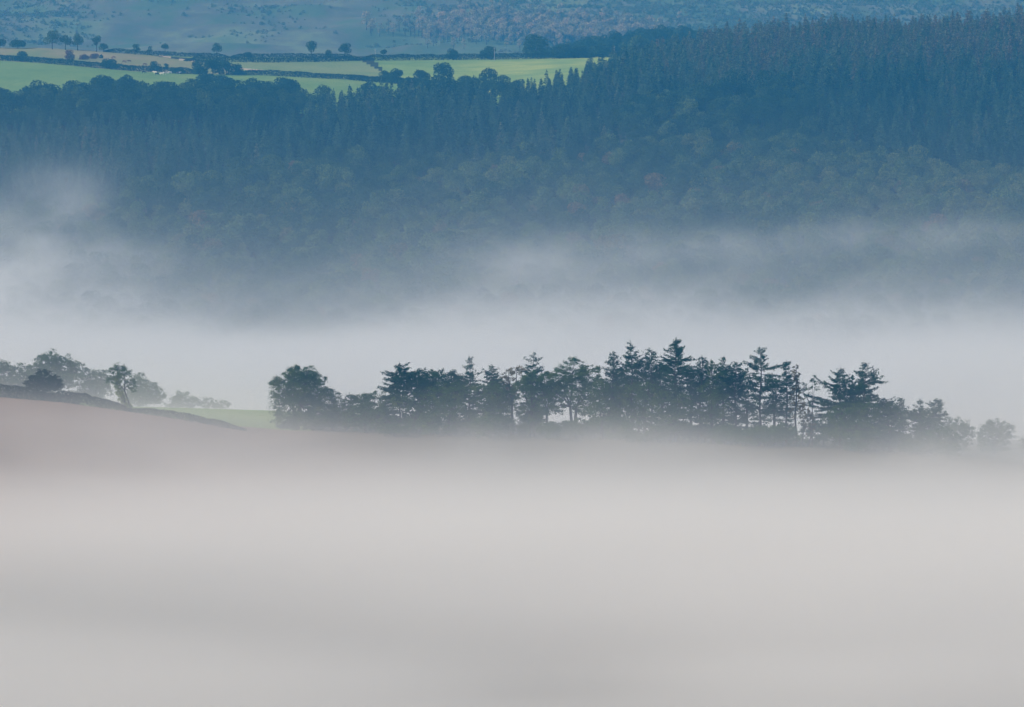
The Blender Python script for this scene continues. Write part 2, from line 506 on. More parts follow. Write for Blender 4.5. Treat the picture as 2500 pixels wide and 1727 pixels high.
# ------------------------------------------------------------------ trees
def conifer_mesh(seed, H, profL, profR, base=0.12, lean=0.0, fine=1.0, wood_only=False, tier=0.9, sparse=0.0, leafmat='needle', up=0.15, curve=0.0):
    """profL / profR: [(height fraction, reach in m)] to the left and right. Returns (trunk mesh, crown mesh)"""
    rng = np.random.default_rng(seed)
    tr, cr = Bld(), Bld()
    hs = np.linspace(0, 1, 9)

    def axis(t):
        return Vector((lean * H * t + curve * math.sin(t * math.pi) + 0.18 * math.sin(3.1 * t * math.pi + seed * 1.7) * min(1, 3 * t), 0.3 * math.sin(2.1 * t + seed), H * t))
    r0 = 0.012 * H + 0.08
    tr.tube([axis(t) for t in hs], [max(0.03, r0 * (1 - t) ** 0.8) for t in hs], 7)
    z = base
    C0, D0 = [], []
    L0, W0 = [], []
    pl, pr = np.array(profL), np.array(profR)
    while z < 0.985:
        nb = rng.integers(3, 6)
        az0 = rng.uniform(0, 2 * math.pi)
        tierk = rng.uniform(0.6, 1.2)
        for b in range(nb):
            if rng.random() < sparse:
                continue
            az = az0 + b * 2 * math.pi / nb + rng.normal() * 0.35
            cx = math.cos(az)
            zz = min(0.99, z + rng.normal() * 0.006)
            rl, rr = np.interp(zz, pl[:, 0], pl[:, 1]), np.interp(zz, pr[:, 0], pr[:, 1])
            R = (rl * (1 - cx) + rr * (1 + cx)) / 2 if abs(cx) > 0.35 else (rl + rr) / 2
            sec = 1 + 0.22 * math.sin(2 * az + seed + 9 * zz) + 0.14 * math.sin(3 * az - 5 * seed + 17 * zz)
            L = max(0.25, 1.2 * R * tierk * sec * rng.uniform(0.5, 1.2))
            e0 = up + rng.normal() * 0.17 + 0.5 * zz ** 3
            dirh = np.array([cx, math.sin(az), 0.0])
            side = np.array([-math.sin(az), cx, 0.0])
            o = np.array(axis(zz))
            m = 6
            ts = np.linspace(0, 1, m)
            sag = 0.30 * (1 - 0.5 * zz)
            P = [o + dirh * L * t + np.array([0, 0, L * (e0 * t - sag * t * t + 0.12 * t ** 4)]) for t in ts]
            (tr if wood_only else cr).tube(P[:5], [max(0.012, 0.018 * L * (1 - 0.8 * t) + 0.01) for t in ts[:5]], 3, 0 if wood_only else 1)
            P = np.array(P)
            # foliage sprays on side twigs
            nt_ = max(4, int(L / 0.15 * fine))
            tt = rng.uniform(0.08, 1.0, nt_) ** 0.8
            for t in tt:
                k = min(m - 2, int(t * (m - 1)))
                q = P[k] + (P[k + 1] - P[k]) * (t * (m - 1) - k)
                tw = (0.30 * L * (1.08 - t) + 0.28) * rng.uniform(0.5, 1.1)
                sg = rng.choice([-1, 1])
                td = side * sg * rng.uniform(0.4, 1.0) + dirh * rng.uniform(0.4, 1.0) + np.array([0, 0, rng.normal() * 0.14])
                td /= np.linalg.norm(td)
                ns = max(2, int(tw / 0.17 * fine))
                s = rng.uniform(0.1, 1, ns)[:, None]
                c = q + td * tw * s + rng.normal(size=(ns, 3)) * np.array([0.12, 0.12, 0.13])
                dd = td + rng.normal(size=(ns, 3)) * 0.35 + np.array([0, 0, -0.1])
                C0.append(c)
                D0.append(dd)
                L0.append(rng.uniform(0.32, 0.62, ns) / math.sqrt(fine))
                W0.append(rng.uniform(0.14, 0.27, ns) / math.sqrt(fine))
        z += 0.72 * tier / H * rng.uniform(0.35, 1.0)
    # leader tuft
    tp = np.array(axis(1.0))
    c = tp + rng.normal(size=(25, 3)) * np.array([0.12, 0.12, 0.35]) - np.array([0, 0, 0.3])
    C0.append(c); D0.append(rng.normal(size=(25, 3)) * 0.4 + np.array([0, 0, 1])); L0.append(np.full(25, 0.35)); W0.append(np.full(25, 0.12))
    cr.leaves(np.concatenate(C0), np.concatenate(D0), np.concatenate(L0), np.concatenate(W0), rng, 0)
    return tr.mesh("trunk", [M['bark']]), cr.mesh("crown", [M[leafmat], M['bark']])


def broadleaf_mesh(seed, H, lobes, trunk_h=0.3, leaf=0.3, dens=1.0, clump=0.75, leafmat='leaf', lean=0.0, trunks=1, tr_r=None):
    """lobes: (x, z, rx, rz) in metres from the base; depth is added. Returns trunk mesh, crown mesh"""
    rng = np.random.default_rng(seed)
    tr, cr = Bld(), Bld()
    r0 = tr_r or (0.018 * H + 0.1)
    heads = []
    for k in range(trunks):
        off = (k - (trunks - 1) / 2) * 0.9
        top = Vector((lean * H + off * 1.6, rng.normal() * 0.3, H * trunk_h))
        tr.tube([(off, 0, -0.5), (off + lean * H * 0.4, 0, H * trunk_h * 0.5), top], [r0 * 1.2, r0 * 0.9, r0 * 0.7], 8)
        heads.append(top)
    C0, D0 = [], []
    for (lx, lz, rx, rz) in lobes:
        ly = rng.uniform(-0.25, 0.25) * rx
        ry = rx * rng.uniform(0.8, 1.1)
        ctr = np.array([lx, ly, lz])
        hd = min(heads, key=lambda q: abs(q.x - lx))
        mid = (Vector(ctr) + hd) / 2 + Vector((rng.normal() * 0.3, rng.normal() * 0.3, 0.3))
        tr.tube([hd, mid, Vector(ctr)], [r0 * 0.55, r0 * 0.35, r0 * 0.15], 5)
        nc = max(5, int(dens * 4.6 * (rx * ry * rz) ** 0.667 / clump ** 2))
        u = rng.normal(size=(nc, 3))
        u /= np.linalg.norm(u, axis=1, keepdims=True)
        rr = rng.uniform(0.25, 1.0, nc) ** 0.45
        rr *= 1 + 0.10 * rng.normal(size=nc)
        cc = ctr + u * rr[:, None] * np.array([rx, ry, rz])
        for q in cc:
            if q[2] < 0.2:
                continue
            if rng.random() < 0.35:
                a = Vector(ctr) + (Vector(q) - Vector(ctr)) * 0.15
                cr.tube([a, (a + Vector(q)) / 2 + Vector((0, 0, 0.15)), Vector(q)], [0.05, 0.035, 0.015], 3, 1)
            n = max(6, int(clump ** 2 / leaf ** 2 * 6.5 * rng.uniform(0.5, 1.4)))
            cs = clump * rng.uniform(0.35, 0.75)
            c = q + rng.normal(size=(n, 3)) * np.array([cs, cs, cs * 0.6]) * 0.75
            C0.append(c)
            D0.append(rng.normal(size=(n, 3)) + np.array([0, 0, -0.2]))
    C0, D0 = np.concatenate(C0), np.concatenate(D0)
    n = len(C0)
    cr.leaves(C0, D0, rng.uniform(0.7, 1.3, n) * leaf, rng.uniform(0.5, 0.9, n) * leaf, rng, 0)
    return tr.mesh("trunk", [M['bark']]), cr.mesh("crown", [M[leafmat], M['bark']])


def tree(name, meshes, loc, label, cat, group=None, sink=0.0):
    root = link(name, None, None, loc)
    root.location.z -= sink
    link('trunk', meshes[0], root)
    link('crown', meshes[1], root)
    return tag(root, label, cat, group)


PM = F / 2000.0         # photo pixels per metre at the ridge


def near(px, pytop, d=2000, pybase=None):
    """base point on the terrain under photo column px at depth d, and the height reaching pytop"""
    x = (px - 1250) * d / F
    z = hz(x, d)
    top = unproj(px, pytop, d)
    return Vector((x, d, z)), top.z - z


# --- conifers of the ridge: px, top, depth, [(py, left px)], [(py, right px)], options, label
def prof(tabl, pytop, H, d):
    s = d / F
    out = [(1 - (py - pytop) * s / H, w * s) for py, w in tabl]
    out.append((1.0, 0.15))
    return sorted(out)


CON = [
    (976, 890, 2000, [(905, 12), (925, 34), (950, 66), (975, 50), (1010, 30), (1060, 20)], [(905, 18), (920, 42), (950, 44), (980, 40), (1060, 20)], dict(up=0.1, tier=0.8, fine=1.15), 'broad flat-branched dark conifer just right of the lone round tree, reaching out to the left'),
    (1030, 903, 2012, [(915, 18), (950, 28), (1060, 22)], [(915, 22), (950, 28), (1060, 22)], dict(tier=0.7), 'low dark pine right beside the flat-branched conifer at the left end of the clump'),
    (1068, 906, 2008, [(915, 22), (950, 26), (1060, 18)], [(912, 20), (950, 24), (1060, 18)], dict(tier=0.7, sparse=0.1, curve=0.5), 'flat-topped dark pine between the leftmost broad conifer and the first pointed fir'),
    (1103, 904, 2004, [(914, 14), (940, 22), (1060, 18)], [(914, 8), (940, 20), (1060, 18)], dict(tier=0.7, sparse=0.15, lean=0.03), 'small leaning dark pine just left of the first pointed fir'),
    (1147, 871, 2000, [(885, 10), (905, 26), (930, 30), (960, 34), (1060, 24)], [(885, 12), (905, 22), (930, 36), (960, 40), (1060, 24)], dict(tier=1.15, fine=1.1), 'pointed fir with open tiers, first clear spire from the left in the clump'),
    (1202, 893, 2003, [(905, 8), (915, 18), (935, 24), (1060, 24)], [(905, 8), (915, 18), (935, 30), (1060, 26)], dict(tier=0.8), 'short thin-spired dark fir between the first pointed fir and the sparse yellowish tree'),
    (1302, 862, 2004, [(880, 12), (900, 20), (925, 26), (960, 26), (1060, 22)], [(880, 12), (900, 20), (925, 24), (960, 24), (1060, 22)], dict(tier=0.9, fine=1.1), 'pointed fir standing just left of the large domed broadleaf crown'),
    (1497, 859, 2002, [(880, 12), (910, 20), (940, 22), (1060, 22)], [(880, 12), (905, 20), (940, 22), (1060, 22)], dict(tier=0.8, up=0.25), 'narrow fir with upswept branches at the right edge of the domed broadleaf crown'),
    (1545, 836, 2000, [(850, 10), (875, 18), (900, 24), (940, 30), (1070, 26)], [(850, 8), (875, 20), (900, 24), (940, 26), (1070, 26)], dict(tier=1.0, lean=-0.015, fine=1.1), 'tall ragged conifer with a crooked tip left of the tallest fir'),
    (1592, 858, 2005, [(865, 20), (885, 16), (905, 20), (1070, 26)], [(865, 16), (885, 18), (910, 22), (1070, 26)], dict(tier=1.2, sparse=0.2), 'flat-topped open pine between the crooked conifer and the tallest fir'),
    (1650, 827, 1998, [(845, 14), (862, 32), (890, 38), (920, 38), (960, 34), (1080, 26)], [(845, 14), (862, 24), (885, 34), (905, 40), (950, 38), (1080, 28)], dict(tier=0.85, fine=1.2), 'tallest conifer of the ridge, broad and dense with a sharp tip'),
    (1708, 871, 2003, [(885, 14), (905, 20), (940, 24), (1080, 24)], [(878, 8), (900, 14), (940, 24), (1080, 24)], dict(tier=0.8, lean=0.035), 'dark conifer leaning right, just right of the tallest one'),
    (1740, 880, 2008, [(895, 14), (930, 22), (1080, 22)], [(895, 14), (930, 22), (1080, 22)], dict(tier=0.7, leafmat='leaf', sparse=0.05), 'greyer bushy conifer right of the leaning dark one'),
    (1766, 873, 2022, [(888, 7), (905, 14), (950, 20), (1080, 20)], [(888, 7), (905, 14), (950, 20), (1080, 20)], dict(tier=1.0), 'slim pale spire rising behind the trees left of the layered conifer'),
    (1797, 885, 2003, [(897, 16), (930, 28), (1080, 26)], [(895, 12), (925, 26), (1080, 26)], dict(tier=0.7, fine=1.1), 'dense dark conifer with a blunt top left of the tall layered conifer'),
    (1858, 850, 1999, [(862, 14), (886, 34), (915, 30), (950, 32), (1000, 34), (1085, 26)], [(862, 14), (885, 28), (905, 40), (950, 36), (1000, 36), (1085, 26)], dict(tier=1.25, fine=1.1), 'tall conifer with clearly separate flat tiers, left of the bare thin trees'),
    (1922, 884, 2004, [(900, 14), (925, 22), (980, 26), (1085, 22)], [(900, 12), (925, 20), (980, 24), (1085, 22)], dict(tier=0.95), 'mid-sized conifer on the right flank of the tall layered conifer'),
    (2053, 900, 2002, [(915, 12), (932, 34), (955, 46), (990, 66), (1085, 50)], [(915, 14), (930, 26), (955, 34), (990, 40), (1085, 36)], dict(tier=0.95, fine=1.1), 'wide spreading conifer right of the bare thin trees, left one of a pair'),
    (2113, 887, 2000, [(900, 12), (912, 22), (940, 28), (970, 34), (1085, 36)], [(900, 14), (915, 18), (928, 38), (943, 52), (980, 50), (1085, 40)], dict(tier=1.05, fine=1.1), 'taller sharp-tipped conifer of the pair, with long branches out to the right'),
    (2160, 975, 2006, [(985, 20), (1010, 30), (1090, 26)], [(985, 22), (1010, 32), (1090, 28)], dict(tier=0.8), 'low dark conifer at the right foot of the sharp-tipped pair'),
    (2200, 974, 2012, [(985, 14), (1010, 24), (1095, 24)], [(985, 16), (1010, 24), (1095, 24)], dict(tier=0.9), 'small misty conifer, first of the three low ones at the right end'),
    (2247, 977, 2014, [(990, 14), (1010, 20), (1100, 22)], [(990, 12), (1010, 20), (1100, 22)], dict(tier=0.9), 'small misty conifer in the middle of the three low ones at the right end'),
    (2288, 978, 2010, [(985, 18), (1010, 20), (1100, 26)], [(984, 14), (1000, 18), (1011, 30), (1025, 24), (1100, 26)], dict(tier=1.1, up=0.05), 'low flat-topped conifer with level branches, last before the faint round trees'),
]
for k, (px, pt, d, L, R, opt, lab) in enumerate(CON):
    p, H = near(px, pt, d)
    tree('conifer_tree', conifer_mesh(100 + k, H, prof(L, pt, H, d), prof(R, pt, H, d), base=opt.pop('base', 0.14), **opt), p, lab, 'conifer', 'conifers on the misty ridge')


def lobes_px(px0, d, pz, items):
    """items (px, py, rpx, rpy) -> metres from the base"""
    s = d / F
    out = []
    for px, py, rx, ry in items:
        q = unproj(px, py, d)
        out.append(((px - px0) * s, q.z - pz, rx * s, ry * s))
    return out


BRO = [
    (722, 889, 1998, [(718, 903, 18, 14), (712, 922, 28, 22), (745, 935, 36, 28), (700, 955, 34, 34), (748, 914, 26, 20), (730, 960, 40, 34), (772, 925, 22, 18), (775, 965, 36, 30), (808, 975, 24, 26), (680, 985, 24, 40), (735, 990, 44, 36), (700, 1025, 36, 30), (785, 1010, 44, 34), (740, 1035, 50, 24), (676, 940, 20, 18)], dict(trunk_h=0.35, dens=1.15, trunks=2), 'large lone round broadleaf tree standing at the left end of the ridge clump', 'tree'),
    (845, 965, 2002, [(838, 1000, 30, 26), (862, 985, 26, 22), (828, 1020, 30, 26)], dict(trunk_h=0.3), 'low scrubby tree between the lone round tree and the clump', 'tree'),
    (905, 956, 2000, [(880, 980, 30, 20), (915, 975, 34, 18), (945, 985, 26, 20), (905, 1000, 46, 20)], dict(trunk_h=0.3, dens=0.9), 'low flat-crowned thorn tree under the leftmost broad conifer', 'tree'),
    (1010, 960, 1996, [(985, 985, 32, 18), (1020, 980, 34, 24), (1050, 990, 28, 26)], dict(trunk_h=0.3, dens=0.7), 'grey-green understorey tree beneath the leftmost broad conifer', 'tree'),
    (1095, 940, 1995, [(1075, 965, 34, 28), (1115, 965, 34, 30), (1095, 1000, 54, 30)], dict(trunk_h=0.3), 'rounded green tree in front of the first pointed fir', 'tree'),
    (1250, 894, 2006, [(1240, 915, 20, 16), (1262, 905, 22, 14), (1250, 945, 30, 26), (1235, 930, 14, 14)], dict(trunk_h=0.45, dens=0.45, clump=0.6, leafmat='autumn'), 'thin-crowned yellowish tree left of the fir beside the domed crown', 'tree'),
    (1190, 935, 1996, [(1175, 965, 36, 30), (1210, 960, 36, 28), (1190, 1010, 60, 32)], dict(trunk_h=0.3), 'dark rounded tree below the short thin-spired fir', 'tree'),
    (1298, 905, 1998, [(1300, 935, 36, 28), (1275, 955, 30, 26), (1325, 965, 32, 30), (1300, 1005, 44, 26)], dict(trunk_h=0.4), 'leafy broadleaf tree wrapped round the fir beside the domed crown', 'tree'),
    (1400, 878, 2000, [(1400, 905, 36, 28), (1365, 925, 32, 28), (1440, 920, 34, 28), (1350, 955, 24, 28), (1400, 950, 44, 34), (1455, 955, 28, 34), (1430, 990, 40, 28), (1362, 992, 24, 22)], dict(trunk_h=0.4, dens=1.0, trunks=2), 'large domed broadleaf tree in the middle of the clump with gaps under its crown', 'tree'),
    (1470, 930, 1996, [(1465, 955, 30, 30), (1500, 965, 30, 30), (1480, 1010, 50, 36)], dict(trunk_h=0.3), 'rounded broadleaf tree between the domed crown and the crooked conifer', 'tree'),
    (1560, 935, 1995, [(1540, 970, 36, 34), (1585, 965, 36, 34), (1560, 1020, 60, 34)], dict(trunk_h=0.3), 'dark leafy tree below the flat-topped open pine', 'tree'),
    (1640, 960, 1994, [(1620, 985, 36, 30), (1665, 990, 34, 28), (1640, 1030, 50, 30)], dict(trunk_h=0.3), 'dark leafy tree at the foot of the tallest conifer', 'tree'),
    (1740, 925, 1997, [(1735, 955, 32, 30), (1755, 985, 34, 28), (1730, 1015, 36, 24)], dict(trunk_h=0.4, dens=0.8), 'green leafy tree in front of the slim pale spire', 'tree'),
    (1985, 905, 2004, [(1985, 925, 14, 12), (1965, 960, 26, 22), (1990, 950, 14, 14), (1950, 935, 16, 22), (1985, 985, 20, 10)], dict(trunk_h=0.5, dens=0.28, clump=0.55, tr_r=0.14), 'sparse half-bare tree with twiggy crown right of the tall layered conifer', 'tree'),
    (2085, 985, 1995, [(2060, 1015, 50, 26), (2110, 1010, 50, 28), (2085, 1050, 76, 26)], dict(trunk_h=0.3), 'dense dark shrubby tree under the sharp-tipped pair of conifers', 'tree'),
    (2338, 1018, 2030, [(2322, 1042, 24, 20), (2345, 1036, 24, 18), (2362, 1052, 20, 20), (2340, 1060, 40, 24), (2335, 1085, 44, 20)], dict(trunk_h=0.3, dens=0.8), 'faint round tree in the mist just right of the last low conifer', 'tree'),
    (2432, 1024, 2045, [(2412, 1052, 24, 22), (2432, 1042, 26, 18), (2455, 1052, 24, 22), (2432, 1066, 44, 24), (2428, 1090, 44, 18)], dict(trunk_h=0.35, dens=0.85), 'faint solitary round tree almost lost in mist near the right edge', 'tree'),
    (2520, 1060, 2040, [(2515, 1085, 22, 22), (2540, 1080, 30, 30)], dict(trunk_h=0.35, dens=0.85), 'faint tree cut by the right edge of the picture', 'tree'),
    (1030, 918, 1999, [(1020, 935, 28, 18), (1055, 932, 28, 18), (1040, 955, 44, 26)], dict(trunk_h=0.4, leafmat='needle'), 'dark bushy pine filling the gap right of the broad flat-branched conifer', 'tree'),
    (1110, 912, 2003, [(1100, 930, 28, 18), (1128, 938, 26, 22), (1110, 955, 40, 24)], dict(trunk_h=0.4, leafmat='needle'), 'dark bushy pine behind the rounded green tree at the first pointed fir', 'tree'),
    (1222, 925, 2006, [(1215, 945, 28, 20), (1240, 960, 28, 24), (1222, 985, 40, 24)], dict(trunk_h=0.35), 'mid-green tree in the dip right of the short thin-spired fir', 'tree'),
    (1335, 905, 2007, [(1330, 925, 22, 20), (1345, 950, 26, 28), (1330, 985, 34, 26)], dict(trunk_h=0.35), 'mid-green tree between the fir and the large domed crown', 'tree'),
    (1515, 895, 2006, [(1510, 915, 26, 20), (1530, 935, 30, 24), (1515, 965, 40, 28)], dict(trunk_h=0.4, leafmat='needle'), 'dark bushy tree between the narrow upswept fir and the crooked conifer', 'tree'),
    (1575, 882, 2008, [(1565, 900, 24, 18), (1590, 915, 26, 22), (1575, 945, 40, 28)], dict(trunk_h=0.4, leafmat='needle'), 'dark bushy tree behind the flat-topped open pine', 'tree'),
    (1618, 885, 2007, [(1612, 905, 26, 20), (1625, 935, 30, 28), (1610, 965, 34, 26)], dict(trunk_h=0.4, leafmat='needle'), 'dark bushy tree tucked against the left side of the tallest conifer', 'tree'),
    (1688, 890, 2008, [(1685, 910, 24, 20), (1700, 935, 30, 26), (1690, 965, 38, 26)], dict(trunk_h=0.4, leafmat='needle'), 'dark bushy tree tucked against the right side of the tallest conifer', 'tree'),
    (1768, 905, 2009, [(1765, 925, 26, 20), (1775, 950, 34, 26)], dict(trunk_h=0.4), 'green bushy tree in front of the foot of the slim pale spire', 'tree'),
    (1825, 905, 2007, [(1818, 930, 22, 22), (1830, 965, 28, 28), (1822, 1000, 30, 24)], dict(trunk_h=0.4, leafmat='needle', dens=0.8), 'dark bushy tree between the blunt dense conifer and the tall layered one', 'tree'),
    (1892, 915, 2007, [(1888, 935, 24, 20), (1900, 965, 28, 28), (1890, 1005, 34, 26)], dict(trunk_h=0.4, leafmat='needle', dens=0.85), 'dark bushy tree on the right side of the tall layered conifer', 'tree'),
    (2085, 930, 2007, [(2080, 950, 28, 18), (2095, 975, 36, 24)], dict(trunk_h=0.4, leafmat='needle'), 'dark bushy tree in the gap between the sharp-tipped pair', 'tree'),
    (2175, 975, 2003, [(2165, 1000, 32, 18), (2195, 1012, 34, 20), (2170, 1035, 44, 22)], dict(trunk_h=0.35), 'misty shrubby tree right of the sharp-tipped pair', 'tree'),
    (2265, 985, 2008, [(2245, 1012, 32, 18), (2285, 1015, 32, 20), (2265, 1045, 50, 24)], dict(trunk_h=0.35), 'misty shrubby tree under the three low conifers at the right end', 'tree'),
    # left group
    (10, 884, 2110, [(5, 910, 30, 26), (45, 915, 30, 26), (-30, 900, 36, 34), (15, 945, 60, 24)], dict(trunk_h=0.3, leaf=0.36, dens=1.4), 'pale misty tree at the left edge behind the hedge', 'tree'),
    (122, 858, 2120, [(118, 885, 34, 26), (90, 905, 26, 26), (150, 895, 30, 28), (180, 905, 24, 30), (130, 930, 60, 30)], dict(trunk_h=0.35, leaf=0.36, dens=1.4, trunks=2), 'tallest pale double-domed tree of the left group', 'tree'),
    (225, 896, 2125, [(215, 920, 26, 24), (245, 930, 28, 26), (225, 955, 46, 26)], dict(trunk_h=0.3, leaf=0.36, dens=1.4), 'pale misty tree between the double-domed tree and the ivy-clad tree', 'tree'),
    (338, 912, 2118, [(335, 935, 28, 24), (365, 955, 26, 24), (340, 970, 50, 22), (392, 972, 14, 14)], dict(trunk_h=0.3, leaf=0.36, dens=1.4), 'pale sloping tree immediately right of the ivy-clad tree', 'tree'),
    (448, 956, 2190, [(445, 975, 34, 20), (425, 985, 24, 16), (470, 985, 22, 18)], dict(trunk_h=0.3, leaf=0.4), 'small pale domed tree on the skyline right of the left group', 'tree'),
    (520, 972, 2200, [(505, 985, 22, 14), (535, 990, 24, 12)], dict(trunk_h=0.3, leaf=0.4), 'lowest faint tree trailing off behind the green field', 'tree'),
    (104, 901, 1996, [(104, 925, 32, 24), (80, 935, 24, 18), (130, 935, 22, 20), (104, 945, 42, 16)], dict(trunk_h=0.28, leaf=0.22, dens=1.5, clump=0.6, leafmat='hedge'), 'dense dark umbrella-shaped thorn tree rising from the left hedge', 'tree'),
]
for k, (px, pt, d, items, opt, lab, cat) in enumerate(BRO):
    p, H = near(px, pt, d)
    tree('broadleaf_tree', broadleaf_mesh(300 + k, H, lobes_px(px, d, p.z, items), **opt), p, lab, cat, 'broadleaf trees on the misty ridge')

# ivy-clad leaning tree of the left hedge
p, H = near(318, 888, 1996)
tr_, cr_ = broadleaf_mesh(390, H, lobes_px(318, 1996, p.z, [(290, 900, 16, 12), (300, 915, 22, 18), (278, 925, 18, 20), (316, 935, 14, 12), (328, 950, 10, 8), (272, 905, 10, 8)]), trunk_h=0.45, dens=0.8, clump=0.5, leaf=0.24, lean=-0.14, tr_r=0.25)
ivy_t, ivy_c = broadleaf_mesh(391, H, lobes_px(318, 1996, p.z, [(285, 930, 11, 16), (288, 950, 12, 16), (294, 968, 10, 14), (302, 982, 9, 12), (310, 994, 12, 10)]), trunk_h=0.1, dens=1.6, clump=0.4, leaf=0.2, leafmat='ivy', tr_r=0.05)
r_ = link('ivy_clad_tree', None, None, p)
link('trunk', tr_, r_)
link('crown', cr_, r_)
link('ivy', ivy_c, r_)
tag(r_, 'leaning ragged tree wrapped in yellow-green ivy, at the end of the left hedge', 'tree')

# bare thin poles between the conifers on the right of the clump
for k, (px, pt, lab) in enumerate([(1948, 892, 'leftmost of the three thin bare trunks right of the tall layered conifer'),
                                   (1960, 985, 'middle one of the three thin bare trunks right of the tall layered conifer'),
                                   (1974, 1000, 'curved rightmost one of the three thin bare trunks')]):
    p, H = near(px, pt, 2001 + k)
    tree('bare_tree', conifer_mesh(500 + k, H, [(0, 0.6), (0.5, 1.6), (1, .4)], [(0, 0.6), (0.5, 1.7), (1, .4)], base=0.35, sparse=0.45, fine=0.35, tier=1.1, curve=(-0.4, 0.3, 0.8)[k], up=0.5, leafmat='autumn'), p, lab, 'bare tree', 'thin bare trunks in the clump')
p, H = near(2081, 918, 2006)
tree('dead_tree', conifer_mesh(520, H, [(0, 0.5), (1, .2)], [(0, 0.5), (1, .2)], base=0.5, sparse=0.6, fine=0.2, tier=1.8), p, 'dead spike between the two sharp-tipped conifers on the right', 'dead tree')

# understorey shrubs along the foot of the clump
rng = np.random.default_rng(9)
shrub_protos = []
for k in range(5):
    w = rng.uniform(2.4, 3.6)
    h = rng.uniform(3.2, 4.6)
    shrub_protos.append(broadleaf_mesh(600 + k, h, [(-w * .5, h * .5, w * .6, h * .45), (w * .5, h * .45, w * .6, h * .42), (0, h * .62, w * .7, h * .38)], trunk_h=0.25, leaf=0.3, dens=1.0, clump=0.65))
k = 0
for px in np.arange(822, 2330, 30):
    d = 1990 + rng.uniform(-4, 22)
    ppx = px + rng.uniform(-14, 14)
    if 1940 < ppx < 1995:
        continue
    p, _ = near(ppx, 1000, d)
    root = link('shrub', None, None, p, rng.uniform(0, 6.28))
    s = rng.uniform(0.9, 1.5)
    root.scale = (s, s, s * rng.uniform(0.8, 1.1))
    tr_, cr_ = shrub_protos[k % 5]
    link('trunk', tr_, root)
    link('crown', cr_, root)
    tag(root, 'dark shrub half sunk in mist under the trees of the ridge clump', 'shrub', 'understorey shrubs of the ridge clump')
    k += 1


# ------------------------------------------------------------------ hedges
def hedge(name, pts, hgt, wid, label, mat='hedge', leaf=0.4, seed=1, dens=1.0, bump=0.09):
    """pts: world points on the ground"""
    rng = np.random.default_rng(seed)
    b = Bld()
    P = np.array([tuple(p) for p in pts])
    seg = np.linalg.norm(np.diff(P, axis=0), axis=1)
    s = np.concatenate([[0], np.cumsum(seg)])
    Lt = s[-1]
    n = int(Lt * hgt * 12.0 * dens / leaf ** 2 * 0.5)
    hgt *= 1.25
    t = rng.uniform(0, Lt, n)
    x, y = np.interp(t, s, P[:, 0]), np.interp(t, s, P[:, 1])
    hh = hgt * np.clip(np.minimum(t, Lt - t) / 9.0, 0.05, 1) ** 0.5 * (1 + bump * 2 * fbm(t / 6.0, t * 0 + seed, seed))
    w = rng.uniform(-1, 1, n)
    v = rng.uniform(0, 1, n) ** 0.7
    dx = np.gradient(np.interp(np.linspace(0, Lt, 50), s, P[:, 0]))
    ang = math.atan2(P[-1, 1] - P[0, 1], P[-1, 0] - P[0, 0])
    x2, y2 = x - math.sin(ang) * w * wid / 2 * np.sqrt(1.05 - v ** 3), y + math.cos(ang) * w * wid / 2 * np.sqrt(1.05 - v ** 3)
    z = height(x2, y2) + v * hh
    c = np.stack([x2, y2, z], 1)
    o = c.mean(0)
    b.leaves(c - o, rng.normal(size=(n, 3)), rng.uniform(0.7, 1.4, n) * leaf, rng.uniform(0.5, 1, n) * leaf, rng)
    return tag(link(name, b.mesh(name, [M[mat]]), None, o), label, 'hedge')


def along(d, pl):
    return [Vector(((px - 1250) * d / F, d, 0)) for px in pl]


hedge('hedge', [Vector(((px - 1250) * d / F, d, 0)) for px, d in ((-500, 1992), (0, 1992), (316, 1994))], 2.2, 2.0, 'grey misty hedge running down from the left edge to the ivy-clad tree', leaf=0.33, seed=5, dens=2.2, bump=0.2)
hedge('hedge', [Vector(((px - 1250) * d / F, d, 0)) for px, d in ((300, 1993), (450, 1990), (600, 1985))], 1.3, 2.2, 'hedge fading into the mist below the green field, right of the ivy-clad tree', leaf=0.33, seed=6, dens=2.2, bump=0.25)


def hl(pts):
    return [hit(a, b) for a, b in pts]


hedge('hedge', hl([(-120, 147), (0, 149), (120, 156), (250, 168), (330, 175), (485, 182)]), 3.0, 4.0, 'long dark hedge between the bright green pasture and the rough meadow on the far left', leaf=0.7, seed=11, dens=1.6)
hedge('hedge', hl([(255, 127), (330, 134), (450, 139.5), (560, 142)]), 2.4, 4.0, 'skyline hedge on the plateau at the left, below three small round trees', leaf=0.7, seed=12, dens=1.5)
hedge('hedge', hl([(560, 142), (700, 142), (880, 144)]), 2.4, 4.0, 'skyline hedge on the plateau under the pair of domed hedgerow trees', leaf=0.7, seed=13, dens=1.5)
hedge('hedge', hl([(450, 150), (600, 153), (760, 152), (875, 149)]), 2.6, 5.0, 'thick dark hedge across the plateau left of the bright field corner', leaf=0.7, seed=14, dens=1.8)
hedge('hedge', hl([(875, 149), (1050, 147.5), (1250, 145.5), (1440, 142)]), 3.2, 6.0, 'thick dark hedge along the top of the brightest field, behind the utility pole', leaf=0.7, seed=15, dens=1.8)
hedge('hedge', hl([(585, 182), (700, 188), (850, 195), (1040, 207)]), 2.8, 4.0, 'dark hedge between the dull pasture and the lower green field', leaf=0.7, seed=16, dens=1.7)


